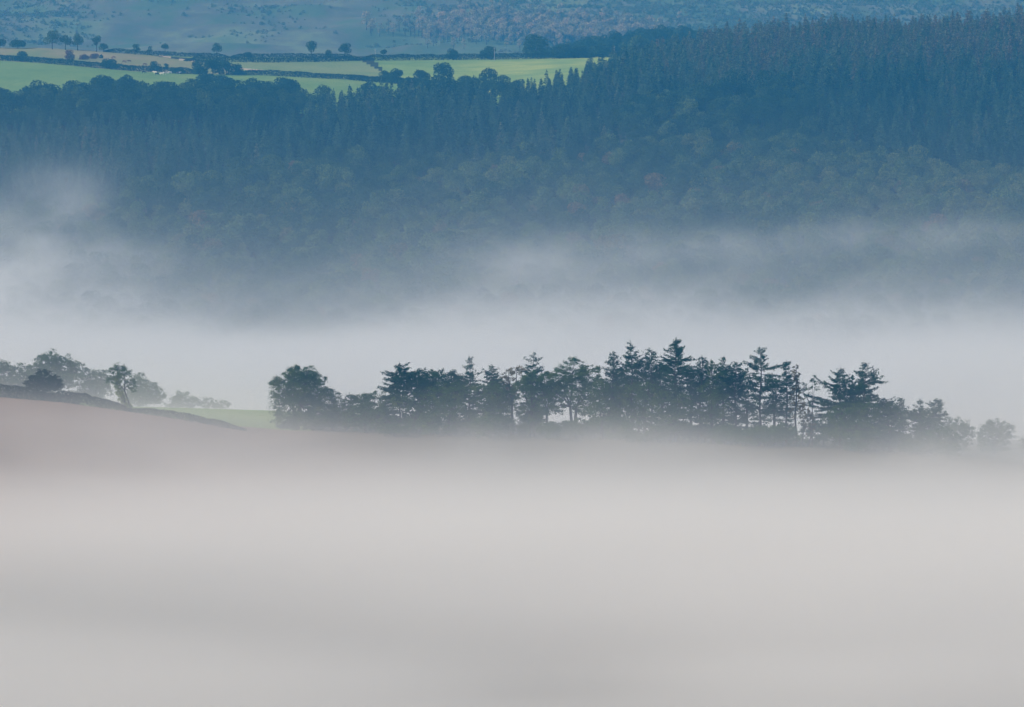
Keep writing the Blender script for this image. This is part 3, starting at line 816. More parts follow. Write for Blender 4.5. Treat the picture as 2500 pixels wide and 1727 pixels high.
# ------------------------------------------------------------------ far tree prototypes (single small meshes, too small to show parts)
def far_conifer(seed, H, R):
    rng = np.random.default_rng(seed)
    b = Bld()
    b.tube([(0, 0, 0), (0, 0, H * 0.5), (0, 0, H * 0.97)], [0.2, 0.12, 0.03], 4, 1)
    C0, D0 = [], []
    z = 0.18
    while z < 0.97:
        nb = rng.integers(5, 8)
        for k in range(nb):
            az = rng.uniform(0, 6.283)
            L = R * (1 - z) ** 0.8 * rng.uniform(0.65, 1.15) + 0.25
            n = max(2, int(L * 3.2))
            t = rng.uniform(0.25, 1, n)[:, None]
            d = np.array([math.cos(az), math.sin(az), 0.0])
            s = np.array([-d[1], d[0], 0])
            c = np.array([0, 0, z * H]) + d * L * t + np.array([0, 0, 1]) * (0.15 * L * t - 0.4 * L * t * t) + s * rng.normal(size=(n, 1)) * 0.22 * L * (1.1 - t)
            C0.append(c)
            D0.append(d + rng.normal(size=(n, 3)) * 0.35 + np.array([0, 0, -0.25]))
        z += 0.034 * rng.uniform(0.6, 1.3)
    C0.append(np.array([[0, 0, H * 0.98], [0, 0, H * 0.95], [0.05, 0, H * 0.93]]))
    D0.append(np.array([[0, 0, 1.0]] * 3))
    C0, D0 = np.concatenate(C0), np.concatenate(D0)
    n = len(C0)
    b.leaves(C0, D0, rng.uniform(0.9, 1.6, n), rng.uniform(0.35, 0.7, n), rng, 0)
    return b.mesh('conifer_tree', [M['farneedle'], M['bark']])


def far_broad(seed, H, R, leafm='farleaf', bark='bark', base=0.15, leaf=0.8, dens=1.0, nl=9):
    rng = np.random.default_rng(seed)
    b = Bld()
    b.tube([(0, 0, 0), (0, 0, H * 0.35), (0.2, 0.1, H * 0.75)], [0.35, 0.28, 0.1], 5, 1)
    C0, D0 = [], []
    if base < 0.1:
        nl = int(nl * 1.5 * max(1.0, H / (1.5 * R)))
    for k in range(nl):
        az = 6.283 * k * 0.62 + rng.normal() * 0.3
        zz = H * rng.uniform(base + (0.2 if base >= 0.1 else 0.02), 0.86)
        e = R * 0.62 * math.sqrt(max(0.1, 1 - (zz / H) ** 2.2)) * (0 if k == 0 else 1)
        if k == 0:
            zz = H * 0.8
        rr = R * rng.uniform(0.36, 0.52)
        ctr = np.array([math.cos(az) * e, math.sin(az) * e, zz])
        n = int(rr * rr * 11 * dens / leaf ** 2)
        u = rng.normal(size=(n, 3))
        u /= np.linalg.norm(u, axis=1, keepdims=True)
        # clumpy shell
        q = u + 0.35 * np.round(u * 2.2) / 2.2
        q /= np.linalg.norm(q, axis=1, keepdims=True)
        c = ctr + q * rr * (rng.uniform(0.35, 1, n) ** 0.3)[:, None] * np.array([1, 1, 0.82]) + rng.normal(size=(n, 3)) * 0.14 * leaf
        keep = c[:, 2] > H * base
        C0.append(c[keep])
        D0.append((rng.normal(size=(n, 3)) + np.array([0, 0, -0.3]))[keep])
    C0, D0 = np.concatenate(C0), np.concatenate(D0)
    n = len(C0)
    C0[:, 2] *= H / max(C0[:, 2].max(), 1)
    b.leaves(C0, D0, rng.uniform(0.8, 1.4, n) * leaf, rng.uniform(0.55, 1.0, n) * leaf, rng, 0)
    return b.mesh('broadleaf_tree', [M[leafm], M[bark]])


FC = [far_conifer(700 + k, 21 + 2.2 * (k % 3), 4.7 + 0.5 * k) for k in range(5)]
FB = [far_broad(720 + k, 14 + 1.3 * (k % 4), 6.0 + 0.5 * k) for k in range(6)]
BI = [far_broad(740 + k, 12 + k, 3.4 + 0.4 * k, 'birchleaf', 'bark', 0.18, 0.9, 0.8, 7) for k in range(3)]

# ------------------------------------------------------------------ the far woods
CONPOLY = [(-2500, 300), (0, 275), (300, 270), (700, 258), (800, 225), (1000, 205), (1100, 205), (1200, 205), (1400, 170), (1500, 130), (1800, 40), (5200, -20), (5200, 400),
           (2500, 395), (2300, 380), (2100, 345), (2020, 330), (1960, 260), (2040, 215), (1900, 196), (1620, 200), (1500, 240), (1500, 330), (1380, 360),
           (1000, 372), (800, 355), (650, 400), (400, 425), (200, 480), (0, 525), (-2500, 560)]
rng = np.random.default_rng(42)


def jgrid(x0, x1, y0, y1, s):
    X, Y = np.meshgrid(np.arange(x0, x1, s), np.arange(y0, y1, s))
    X, Y = X.ravel().astype(float), Y.ravel().astype(float)
    return X + rng.uniform(-.42, .42, len(X)) * s, Y + rng.uniform(-.42, .42, len(Y)) * s


def field_of(x, y):
    u = 1250 + F * x / y
    return (y < wood_edge(u) + 12 * fbm(x / 20, y / 20, 8)) & (u > -900) & (u < 3400)


cx_, cy_ = jgrid(-620, 620, 4180, 5240, 8.0)
cz_ = height(cx_, cy_)
pxc, pyc = proj(cx_, cy_, cz_ + 14)
selc = field_of(cx_, cy_) & inpoly(pxc + 25 * fbm(cx_ / 30, cy_ / 30, 4), pyc, CONPOLY)
cx_, cy_, cz_, pxc, pyc = (a[selc] for a in (cx_, cy_, cz_, pxc, pyc))
bx_, by_ = jgrid(-620, 620, 4180, 5240, 9.8)
bz_ = height(bx_, by_)
pxb, pyb = proj(bx_, by_, bz_ + 12)
selb = field_of(bx_, by_) & ~inpoly(pxb + 25 * fbm(bx_ / 30, by_ / 30, 4), pyb, CONPOLY)
bx_, by_, bz_, pxb, pyb = (a[selb] for a in (bx_, by_, bz_, pxb, pyb))


def smst(x, a, b):
    t = np.clip((x - a) / (b - a), 0, 1)
    return t * t * (3 - 2 * t)


nc = len(cx_)
hn = fbm(cx_ / 60, cy_ / 60, 21)
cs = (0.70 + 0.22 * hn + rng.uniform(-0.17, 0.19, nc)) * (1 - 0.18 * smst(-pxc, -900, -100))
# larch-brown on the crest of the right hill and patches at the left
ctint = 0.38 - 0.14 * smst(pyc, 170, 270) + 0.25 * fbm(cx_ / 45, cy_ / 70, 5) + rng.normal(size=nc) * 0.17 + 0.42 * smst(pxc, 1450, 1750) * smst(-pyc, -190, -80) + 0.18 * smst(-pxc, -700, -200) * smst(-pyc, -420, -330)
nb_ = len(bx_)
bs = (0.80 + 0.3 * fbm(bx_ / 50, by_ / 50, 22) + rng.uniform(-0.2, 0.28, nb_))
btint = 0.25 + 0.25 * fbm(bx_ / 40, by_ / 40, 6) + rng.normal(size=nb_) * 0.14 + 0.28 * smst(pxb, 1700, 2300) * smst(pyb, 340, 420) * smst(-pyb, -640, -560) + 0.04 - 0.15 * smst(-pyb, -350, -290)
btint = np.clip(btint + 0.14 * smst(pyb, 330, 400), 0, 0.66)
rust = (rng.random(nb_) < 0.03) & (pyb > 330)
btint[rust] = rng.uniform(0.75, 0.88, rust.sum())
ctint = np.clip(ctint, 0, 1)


def stuff_wood(name, label, protos, x, y, z, s, tint, cat):
    n = len(x)
    me = bpy.data.meshes.new(name)
    me.vertices.add(n)
    me.vertices.foreach_set("co", np.stack([x, y, z], 1).astype(np.float32).ravel())
    for nm, vals in (('scl', s), ('rot', rng.uniform(0, 6.28, n)), ('tint', tint)):
        me.attributes.new(nm, 'FLOAT', 'POINT').data.foreach_set('value', np.asarray(vals, np.float32))
    me.attributes.new('pick', 'INT', 'POINT').data.foreach_set('value', rng.integers(0, len(protos), n).astype(np.int32))
    o = link(name, me)
    tag(o, label, cat, None, 'stuff')
    g = bpy.data.node_groups.new(name + "_scatter", 'GeometryNodeTree')
    g.interface.new_socket("Geometry", in_out='INPUT', socket_type='NodeSocketGeometry')
    g.interface.new_socket("Geometry", in_out='OUTPUT', socket_type='NodeSocketGeometry')
    gi, go = g.nodes.new('NodeGroupInput'), g.nodes.new('NodeGroupOutput')
    j = g.nodes.new('GeometryNodeJoinGeometry')
    for p in protos:
        oi = g.nodes.new('GeometryNodeObjectInfo')
        oi.inputs['Object'].default_value = p
        oi.inputs['As Instance'].default_value = True
        g.links.new(oi.outputs['Geometry'], j.inputs[0])
    ip = g.nodes.new('GeometryNodeInstanceOnPoints')
    ip.inputs['Pick Instance'].default_value = True

    def na(nm, dt):
        a = g.nodes.new('GeometryNodeInputNamedAttribute')
        a.data_type = dt
        a.inputs['Name'].default_value = nm
        return a.outputs[0]
    m2p = g.nodes.new('GeometryNodeMeshToPoints')
    g.links.new(gi.outputs[0], m2p.inputs['Mesh'])
    g.links.new(m2p.outputs[0], ip.inputs['Points'])
    g.links.new(j.outputs[0], ip.inputs['Instance'])
    g.links.new(na('pick', 'INT'), ip.inputs['Instance Index'])
    cb = g.nodes.new('ShaderNodeCombineXYZ')
    g.links.new(na('rot', 'FLOAT'), cb.inputs[2])
    e2r = g.nodes.new('FunctionNodeEulerToRotation')
    g.links.new(cb.outputs[0], e2r.inputs[0])
    g.links.new(e2r.outputs[0], ip.inputs['Rotation'])
    g.links.new(na('scl', 'FLOAT'), ip.inputs['Scale'])
    g.links.new(ip.outputs[0], go.inputs[0])
    md = o.modifiers.new("scatter", 'NODES')
    md.node_group = g
    return o


# individuals: the trees along the woods' upper edges and the nearest clear ones, 300 of each kind
def pick(px, py, score, n):
    ins = (px > -40) & (px < 2540) & (py > 0)
    sc = np.where(ins, score, -1e9)
    return np.argsort(-sc)[:n]


edge_c = cy_ - wood_edge(1250 + F * cx_ / cy_)
ic = pick(pxc, pyc, -np.abs(edge_c + 8) + rng.uniform(0, 14, nc), 290)
edge_b = by_ - wood_edge(1250 + F * bx_ / by_)
front = np.where((pyb < 300), 0, 12)
ib = pick(pxb, pyb, np.where(rust & (pyb < 560), 100, 0) - np.abs(edge_b + 10) + rng.uniform(0, 10, nb_) + np.where((pyb > 320) & (pyb < 470), 25, 0) * (rng.random(nb_) < 0.5), 270)

cobj, bobj = [], []
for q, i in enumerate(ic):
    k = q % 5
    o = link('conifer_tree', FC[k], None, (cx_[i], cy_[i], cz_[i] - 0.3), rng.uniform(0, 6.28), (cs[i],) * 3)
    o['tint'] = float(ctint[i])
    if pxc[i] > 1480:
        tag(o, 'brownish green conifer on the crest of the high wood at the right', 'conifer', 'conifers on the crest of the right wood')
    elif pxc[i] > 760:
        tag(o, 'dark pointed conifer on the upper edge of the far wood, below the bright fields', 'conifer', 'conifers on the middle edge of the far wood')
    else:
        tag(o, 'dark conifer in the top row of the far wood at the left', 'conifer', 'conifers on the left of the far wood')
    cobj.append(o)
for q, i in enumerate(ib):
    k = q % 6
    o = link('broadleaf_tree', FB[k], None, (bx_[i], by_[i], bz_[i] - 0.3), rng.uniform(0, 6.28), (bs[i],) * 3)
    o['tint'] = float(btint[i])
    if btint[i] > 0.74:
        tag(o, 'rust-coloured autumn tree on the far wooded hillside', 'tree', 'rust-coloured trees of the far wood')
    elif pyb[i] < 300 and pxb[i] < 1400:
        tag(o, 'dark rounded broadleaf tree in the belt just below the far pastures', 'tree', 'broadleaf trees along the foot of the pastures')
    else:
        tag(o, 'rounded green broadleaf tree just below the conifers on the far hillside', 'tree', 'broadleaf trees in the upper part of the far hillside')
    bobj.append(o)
mc = np.ones(nc, bool); mc[ic] = False
mb = np.ones(nb_, bool); mb[ib] = False
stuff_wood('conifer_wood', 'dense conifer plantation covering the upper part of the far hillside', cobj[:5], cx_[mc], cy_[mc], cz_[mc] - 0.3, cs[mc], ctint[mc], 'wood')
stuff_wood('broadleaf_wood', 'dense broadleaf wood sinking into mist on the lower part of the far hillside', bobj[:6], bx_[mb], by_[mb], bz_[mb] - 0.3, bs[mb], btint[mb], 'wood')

# the paler wooded hill behind the crest
hx, hy = jgrid(-80, 420, 6080, 6420, 10.5)
hu = 1250 + F * hx / hy
kp = (hu > 1330) & (hu < 2700)
hx, hy = hx[kp], hy[kp]
stuff_wood('hill_wood', 'pale blue-green wood on the hill behind the right crest', bobj[:6], hx, hy, height(hx, hy), rng.uniform(0.6, 1.0, len(hx)), rng.uniform(0.1, 0.4, len(hx)), 'wood')

# ------------------------------------------------------------------ hedgerow trees and shrubs of the plateau
PL = [
    (128, 74, 117, 40, 'tallest thin-crowned tree of the skyline row on the far left knoll', 0.5),
    (160, 85, 119, 32, 'middle rounded tree of the skyline row on the far left knoll', 0.4),
    (190, 82, 121, 30, 'right-hand square-crowned tree of the skyline row on the far left knoll', 0.45),
    (236, 87, 123, 24, 'upright tree standing apart just right of the skyline row on the knoll', 0.4),
    (253, 106, 123, 24, 'bent low tree leaning against the upright one right of the knoll row', 0.4),
    (44, 97, 116, 46, 'wide low dark bush on the skyline at the far left', 0.2),
    (0, 95, 117, 34, 'dark bush cut by the left edge on the far skyline', 0.2),
    (332, 108, 131, 22, 'small round tree, first of three on the skyline hedge', 0.35),
    (366, 113, 133, 14, 'tiny bush, second of three on the skyline hedge', 0.35),
    (403, 106, 135, 20, 'small round tree, third of three on the skyline hedge', 0.35),
    (530, 105, 139, 26, 'small domed tree alone on the middle of the skyline hedge', 0.35),
    (760, 100, 141, 30, 'taller domed hedgerow tree, left one of the skyline pair', 0.3),
    (802, 121, 141, 16, 'small dull bush between the pair of domed hedgerow trees', 0.4),
    (842, 105, 142, 34, 'spreading hedgerow tree, right one of the skyline pair', 0.25),
    (606, 127, 141, 24, 'low round bush breaking the strip of far pasture', 0.15),
    (936, 121, 142, 20, 'small dark bush on the hedge right of the skyline pair', 0.15),
    (1105, 119, 143, 34, 'low double bush on the hedge left of the utility pole', 0.15),
    (1192, 112, 143, 42, 'rounded bush behind the utility pole', 0.25),
    (1310, 84, 143, 70, 'largest rounded hedgerow tree above the bright field', 0.3),
    (1375, 108, 143, 60, 'wide dark tree just right of the largest hedgerow tree', 0.2),
    (1412, 112, 142, 46, 'lower dark tree between the two big hedgerow clumps', 0.2),
    (1462, 108, 141, 62, 'broad dark tree left of the white pole near the wood', 0.25),
    (1523, 108, 141, 40, 'dark tree just right of the white pole near the wood', 0.25),
    (1562, 86, 145, 60, 'pale green tree where the hedge meets the right wood', 0.45),
    (1620, 96, 150, 60, 'dull green tree beside the pale one at the edge of the right wood', 0.35),
    (52, 125, 149, 34, 'dark bush standing in the long left hedge', 0.1),
    (268, 143, 169, 42, 'double dark bush in the middle of the long left hedge', 0.1),
    (378, 150, 176, 28, 'conical dark bush in the long left hedge near the cattle', 0.1),
    (406, 155, 168, 12, 'tiny bush alone in the rough meadow', 0.2),
    (430, 165, 180, 40, 'low bush at the right end of the long left hedge', 0.25),
    (487, 146, 184, 38, 'left tree of the dark clump in the middle of the fields', 0.15),
    (520, 143, 183, 46, 'central tree of the dark clump in the middle of the fields', 0.1),
    (552, 147, 184, 42, 'right-centre tree of the dark clump in the middle of the fields', 0.15),
    (582, 156, 184, 36, 'low right tree of the dark clump in the middle of the fields', 0.15),
    (505, 180, 214, 54, 'dark tree just below the central clump, at the wood edge', 0.1),
    (545, 184, 220, 60, 'broad dark tree at the wood edge below the central clump', 0.12),
    (615, 190, 230, 64, 'rounded tree at the wood edge right of the broad dark one', 0.15),
    (695, 190, 240, 84, 'very dark wide tree at the wood edge before the lower green field', 0.02),
    (965, 167, 205, 44, 'dark hedgerow tree at the corner of the bright field', 0.15),
    (940, 172, 200, 34, 'smaller dark tree left of the one at the bright field corner', 0.15),
    (1030, 170, 215, 46, 'rounded tree between the field corner and the large domed one', 0.15),
    (1082, 153, 222, 64, 'large domed dark tree standing against the bright field', 0.12),
    (1135, 184, 222, 38, 'small rounded tree in the dip right of the large domed one', 0.25),
    (1192, 165, 226, 50, 'rounded tree against the bright field, right of the dip', 0.3),
    (905, 200, 250, 60, 'rounded tree at the wood edge left of the bright field corner', 0.12),
    (1000, 188, 240, 64, 'dark rounded tree at the wood edge directly below the field corner', 0.1),
    (1048, 186, 240, 60, 'dark rounded tree at the left foot of the large domed one', 0.1),
    (1118, 196, 245, 60, 'dull round tree at the right foot of the large domed one', 0.16),
    (1162, 188, 245, 56, 'dull round tree left of the rounded one against the bright field', 0.18),
    (1228, 182, 240, 60, 'rounded tree touching the right side of the one against the bright field', 0.2),
    (1262, 194, 245, 50, 'last low round tree before the row of pointed conifers', 0.2),
    (262, 183, 245, 90, 'tall dark broad tree at the wood edge below the left pasture', 0.1),
    (310, 182, 245, 70, 'dark broad tree right beside the tall one below the left pasture', 0.08),
    (410, 198, 250, 74, 'dark dome-shaped tree at the wood edge right of the tall pair', 0.15),
    (90, 208, 255, 90, 'low wide dark tree at the wood edge on the far left', 0.08),
    (0, 212, 255, 30, 'dark tree at the wood edge cut by the left side of the picture', 0.02),
    (190, 205, 250, 60, 'mid-green tree at the wood edge left of the tall dark pair', 0.25),
]
for k, (px, pt, pb, wpx, lab, tint) in enumerate(PL):
    b = hit(px, pb)
    if b.y > 5640:
        b = Vector(((px - 1250) * 5640 / F, 5640, 0)); b.z = hz(b.x, 5640)
    H = (unproj(px, pt, b.y).z - b.z)
    W = wpx * b.y / F / 2
    me = far_broad(800 + k, max(H, 2), W * 1.08, base=0.22 if ('skyline' in lab or 'knoll' in lab) and H > 5.5 and wpx < 60 else 0.05, leaf=min(0.8, 0.28 + W * 0.06), nl=9, dens=1.3 if H > 8 else 1.1)
    o = link('hedgerow_tree' if H > 5 else 'bush', me, None, b)
    o['tint'] = tint
    tag(o, lab, 'tree' if H > 5 else 'bush')

# bracken and heather patches on the knoll
for (px, pt, pb, wpx, lab, mt) in [(170, 123, 149, 26, 'rounded purplish bush in the rough meadow below the knoll trees', 'bracken'),
                                   (206, 132, 146, 30, 'reddish bracken thicket in the rough meadow', 'bracken'),
                                   (230, 131, 144, 26, 'darker purple thicket right next to the reddish bracken', 'bracken'),
                                   (247, 133, 143, 12, 'small dark shrub at the right end of the bracken', 'hedge')]:
    b = hit(px, pb)
    H = unproj(px, pt, b.y).z - b.z
    o = link('bush', far_broad(900 + px, max(H, 1.6), wpx * b.y / F / 2, mt, 'bark', 0.02, 0.4, 1.3, 8), None, b)
    tag(o, lab, 'bush')

# ------------------------------------------------------------------ moor: birches and scrub
bpx, bpy_ = [], []
rb = np.random.default_rng(77)
spots = [(1165, 62, 60, 26, 60), (1280, 72, 60, 26, 60), (1350, 88, 60, 18, 35), (1420, 78, 60, 22, 60), (1500, 85, 60, 16, 45), (1075, 75, 50, 22, 25), (920, 78, 40, 10, 6), (1560, 80, 60, 12, 9)]
for sx, sy, rx, ry, n in spots:
    bpx += list(sx + rb.normal(size=n) * rx * 0.6)
    bpy_ += list(sy + rb.normal(size=n) * ry * 0.6 + 8)
birch = []
for q, (a, b_) in enumerate(zip(bpx, bpy_)):
    p = hit(a, max(b_, 12), 7300, 9600)
    s = rb.uniform(0.75, 1.35)
    o = link('birch_tree', BI[q % 3], None, p, rb.uniform(0, 6.28), (s, s, s))
    o['tint'] = float(np.clip(rb.normal(0.5, 0.22), 0.1, 1))
    tag(o, 'pale tan birch on the lower slope of the blue moor', 'birch', 'pale birches on the far moor')
    birch.append(o)
bw_x, bw_y = [], []
for sx_, sy_, rx_, ry_, n_ in spots[:6]:
    for _ in range(n_ * 3):
        q_ = hit(sx_ + rb.normal() * rx_ * 1.0, max(14, sy_ + 6 + rb.normal() * ry_ * 0.75), 7300, 9600)
        bw_x.append(q_.x); bw_y.append(q_.y)
bw_x, bw_y = np.array(bw_x), np.array(bw_y)
stuff_wood('birch_wood', 'pale tan birch wood lit by the sun on the far moor, in the gaps between its clearer birches', birch[:3], bw_x, bw_y, height(bw_x, bw_y), rb.uniform(0.5, 1.1, len(bw_x)), np.clip(rb.normal(0.35, 0.25, len(bw_x)), 0, 1), 'wood')
scrubs = []
for k in range(3):
    p = hit((820, 640, 450)[k], (84, 62, 40)[k], 7300, 9600)
    o = link('bush', far_broad(760 + k, 3.2 + 0.5 * k, 2.6 + 0.4 * k, 'scrub', 'bark', 0.02, 0.7, 0.8, 5), None, p)
    o['tint'] = 0.3
    tag(o, ('small bush on the blue moor above the taller hedgerow tree of the skyline pair', 'small bush on the blue moor above the strip of far pasture', 'small bush high on the blue moor above the third skyline hedge tree')[k], 'bush')
    scrubs.append(o)
n = 34000
sx = rb.uniform(-300, 2800, n)
sd = rb.uniform(7750, 8750, n)
xx = (sx - 1250) * sd / F
cl = fbm(xx / 120, sd / 160, 31)
kp = cl + 0.25 * smst(sx, 900, 1500) + 0.2 * (sx > 1700) > rb.uniform(-0.3, 0.6, n) + 0.25 * (sd < 7930) + 0.12 * (sx < 900)
xx, sd = xx[kp], sd[kp]
stuff_wood('moor_scrub', 'bluish scrub and small trees scattered over the far moor', scrubs, xx, sd, height(xx, sd) - 0.3, rb.uniform(0.25, 0.85, len(xx)) * np.where(rb.random(len(xx)) < 0.05, 1.8, 1.0), np.clip(rb.normal(0.45, 0.25, len(xx)), 0, 1), 'scrub')


# ------------------------------------------------------------------ poles
def pole(px, pt, pb, label):
    b = hit(px, pb)
    H = unproj(px, pt, b.y).z - b.z
    root = link('utility_pole', None, None, b)
    q = Bld(); q.tube([(0, 0, -0.5), (0, 0, H)], [0.2, 0.14], 8)
    link('post', q.mesh('post', [M['palebark']]), root)
    q = Bld(); q.tube([(-0.9, 0, H - 0.6), (0.9, 0, H - 0.6)], [0.07, 0.07], 6)
    link('crossarm', q.mesh('crossarm', [M['palebark']]), root)
    tag(root, label, 'utility pole', 'utility poles along the plateau hedges')


pole(1207, 117, 148, 'pale utility pole standing against the bright field, middle of the three')
pole(1500, 112, 142, 'whitish utility pole at the edge of the right wood')
pole(916, 119, 142, 'thin utility pole on the skyline hedge, leftmost of the three')


# ------------------------------------------------------------------ cattle
def cow_mesh(graze=False):
    me = bpy.data.meshes.new('cow')
    hd = [(1.15, 0, 1.35), (1.45, 0, 1.5), (1.75, 0, 1.35), (2.0, 0, 1.2)] if not graze else [(1.15, 0, 1.15), (1.4, 0, 0.8), (1.65, 0, 0.4), (1.8, 0, 0.15)]
    vs = [(0, 0, 1.1), (0.45, 0, 1.12), (0.85, 0, 1.15)] + hd + [(-0.5, 0, 1.15), (-0.85, 0, 1.2), (-1.05, 0, 1.25), (-1.1, 0, 0.7)]
    rs = [0.42, 0.42, 0.38, 0.24, 0.17, 0.17, 0.10, 0.42, 0.36, 0.06, 0.04]
    es = [(0, 1), (1, 2), (2, 3), (3, 4), (4, 5), (5, 6), (0, 7), (7, 8), (8, 9), (9, 10)]
    for sx, at, kn in ((0.75, 2, 0.05), (-0.8, 8, -0.12)):
        for sy in (-0.2, 0.2):
            i = len(vs)
            vs += [(sx, sy, 0.75), (sx + kn, sy, 0.42), (sx, sy, 0.02)]
            rs += [0.15, 0.08, 0.07]
            es += [(at, i), (i, i + 1), (i + 1, i + 2)]
    i = len(vs)
    h = hd[1]
    vs += [(h[0], -0.22, h[2] + 0.08), (h[0], 0.22, h[2] + 0.08)]
    rs += [0.05, 0.05]
    es += [(4, i), (4, i + 1)]
    me.from_pydata(vs, es, [])
    o = bpy.data.objects.new('cow_skin', me)
    C.objects.link(o)
    o.modifiers.new('s', 'SKIN')
    for v, r in zip(me.skin_vertices[0].data, rs):
        v.radius = (r, r)
    me.skin_vertices[0].data[0].use_root = True
    o.modifiers.new('d', 'SUBSURF').levels = 1
    dg = bpy.context.evaluated_depsgraph_get()
    out = bpy.data.meshes.new_from_object(o.evaluated_get(dg))
    bpy.data.objects.remove(o)
    return out


def cow_mat(name, a, b, thr):
    m, t = newmat(name)
    tc = t.nodes.new("ShaderNodeTexCoord")
    nz = N(t, "ShaderNodeTexNoise", Scale=1.1, Detail=1.0)
    oi = t.nodes.new("ShaderNodeObjectInfo")
    ad = N(t, "ShaderNodeVectorMath", operation='ADD')
    t.links.new(tc.outputs['Object'], ad.inputs[0])
    sc = N(t, "ShaderNodeMath", operation='MULTIPLY', _1=40.0)
    t.links.new(oi.outputs['Random'], sc.inputs[0])
    t.links.new(sc.outputs[0], ad.inputs[1])
    t.links.new(ad.outputs[0], nz.inputs['Vector'])
    r = ramp(t, [(thr, a), (thr + 0.02, b)], nz.outputs[0])
    d = t.nodes.new("ShaderNodeBsdfDiffuse")
    o = t.nodes.new("ShaderNodeOutputMaterial")
    t.links.new(r.outputs[0], d.inputs[0])
    t.links.new(d.outputs[0], o.inputs[0])
    return m


cowA, cowB = cow_mesh(False), cow_mesh(True)
pied = cow_mat('pied_hide', (0.02, 0.02, 0.02), (0.8, 0.78, 0.74), 0.5)
cream = cow_mat('cream_hide', (0.75, 0.66, 0.5), (0.8, 0.74, 0.62), 0.5)
blk = cow_mat('black_hide', (0.02, 0.018, 0.016), (0.05, 0.04, 0.035), 0.5)
brn = cow_mat('brown_hide', (0.10, 0.04, 0.02), (0.18, 0.08, 0.04), 0.5)
COWS = [(351, 180, cowB, blk, 'dark cow standing by the hedge, leftmost of the herd in the green pasture'),
        (379, 181, cowA, cream, 'pale cow beside a black one in the green pasture'),
        (383, 184, cowB, blk, 'black cow lowest in the green pasture'),
        (395, 184, cowB, cream, 'cream cow grazing just left of the brightest cow'),
        (402, 182, cowA, pied, 'black and white cow facing us in the middle of the herd'),
        (415, 181, cowB, cream, 'small pale cow between the two black and white ones'),
        (436, 182, cowA, pied, 'black and white cow, rightmost of the herd'),
        (278, 144, cowB, brn, 'brown cow highest on the rough meadow, above the double bush'),
        (303, 154, cowB, brn, 'brown cow grazing right of the double bush in the rough meadow'),
        (316, 153, cowA, brn, 'brown cow standing just right of the grazing one in the meadow'),
        (353, 161, cowB, brn, 'dark brown cow beside the hedge left of the conical bush')]
for k, (px, pb, msh, mt, lab) in enumerate(COWS):
    me = msh.copy()
    me.materials.clear(); me.materials.append(mt)
    o = link('cow', me, None, hit(px, pb), random.Random(k).uniform(-0.6, 0.6) + (math.pi if k % 2 else 0))
    o.scale = (1.05,) * 3
    tag(o, lab, 'cow', 'cattle in the plateau fields')

# ------------------------------------------------------------------ haze and fog
def box(name, x0, x1, y0, y1, z0, z1, mat):
    v = [(x, y, z) for z in (z0, z1) for y in (y0, y1) for x in (x0, x1)]
    f = [0, 2, 3, 1, 4, 5, 7, 6, 0, 1, 5, 4, 2, 6, 7, 3, 0, 4, 6, 2, 1, 3, 7, 5]
    o = link(name, mesh_from(name, v, f, [4] * 6, [mat]))
    return tag(o, None, None, None, 'stuff')


HAZE_D = 7.0e-5
m, t = newmat('haze_air')
pv = N(t, "ShaderNodeVolumePrincipled", Density=HAZE_D)
pv.inputs['Color'].default_value = (0.085, 0.50, 1.0, 1)
pv.inputs['Anisotropy'].default_value = 0.0
o = t.nodes.new("ShaderNodeOutputMaterial")
t.links.new(pv.outputs[0], o.inputs['Volume'])
tag(box('haze', -2600, 2600, -50, 13600, -30, 620, m), 'thin blue haze filling the air of the whole valley', 'haze', None, 'stuff')


def mth(t, op, a, b=None, c=None, clamp=False):
    n = t.nodes.new("ShaderNodeMath")
    n.operation = op
    n.use_clamp = clamp
    for i, v in enumerate((a, b, c)):
        if v is None:
            continue
        if isinstance(v, (int, float)):
            n.inputs[i].default_value = v
        else:
            t.links.new(v, n.inputs[i])
    return n.outputs[0]


def curve1(t, src, x0, x1, y0, y1, pts):
    """piecewise curve of src over [x0, x1] -> values in [y0, y1]"""
    mr = N(t, "ShaderNodeMapRange", **{'From Min': x0, 'From Max': x1})
    t.links.new(src, mr.inputs['Value'])
    fc = t.nodes.new("ShaderNodeFloatCurve")
    cu = fc.mapping.curves[0]
    pp = [((x - x0) / (x1 - x0), (y - y0) / (y1 - y0)) for x, y in pts]
    while len(cu.points) < len(pp):
        cu.points.new(0.5, 0.5)
    for q, (x, y) in zip(cu.points, pp):
        q.location = (x, y)
        q.handle_type = 'AUTO'
    fc.mapping.use_clip = False
    fc.mapping.update()
    t.links.new(mr.outputs[0], fc.inputs['Value'])
    mr2 = N(t, "ShaderNodeMapRange", **{'To Min': y0, 'To Max': y1})
    mr2.clamp = False
    t.links.new(fc.outputs[0], mr2.inputs['Value'])
    return mr2.outputs[0]


def noise3(t, pos, sx, sy, sz, detail=2.0, off=0.0):
    mp = N(t, "ShaderNodeMapping")
    mp.inputs['Scale'].default_value = (1 / sx, 1 / sy, 1 / sz)
    mp.inputs['Location'].default_value = (off, off * 0.7, off * 0.3)
    t.links.new(pos, mp.inputs[0])
    nz = N(t, "ShaderNodeTexNoise", Scale=1.0, Detail=detail, Roughness=0.5)
    t.links.new(mp.outputs[0], nz.inputs['Vector'])
    return mth(t, 'SUBTRACT', nz.outputs[0], 0.5)


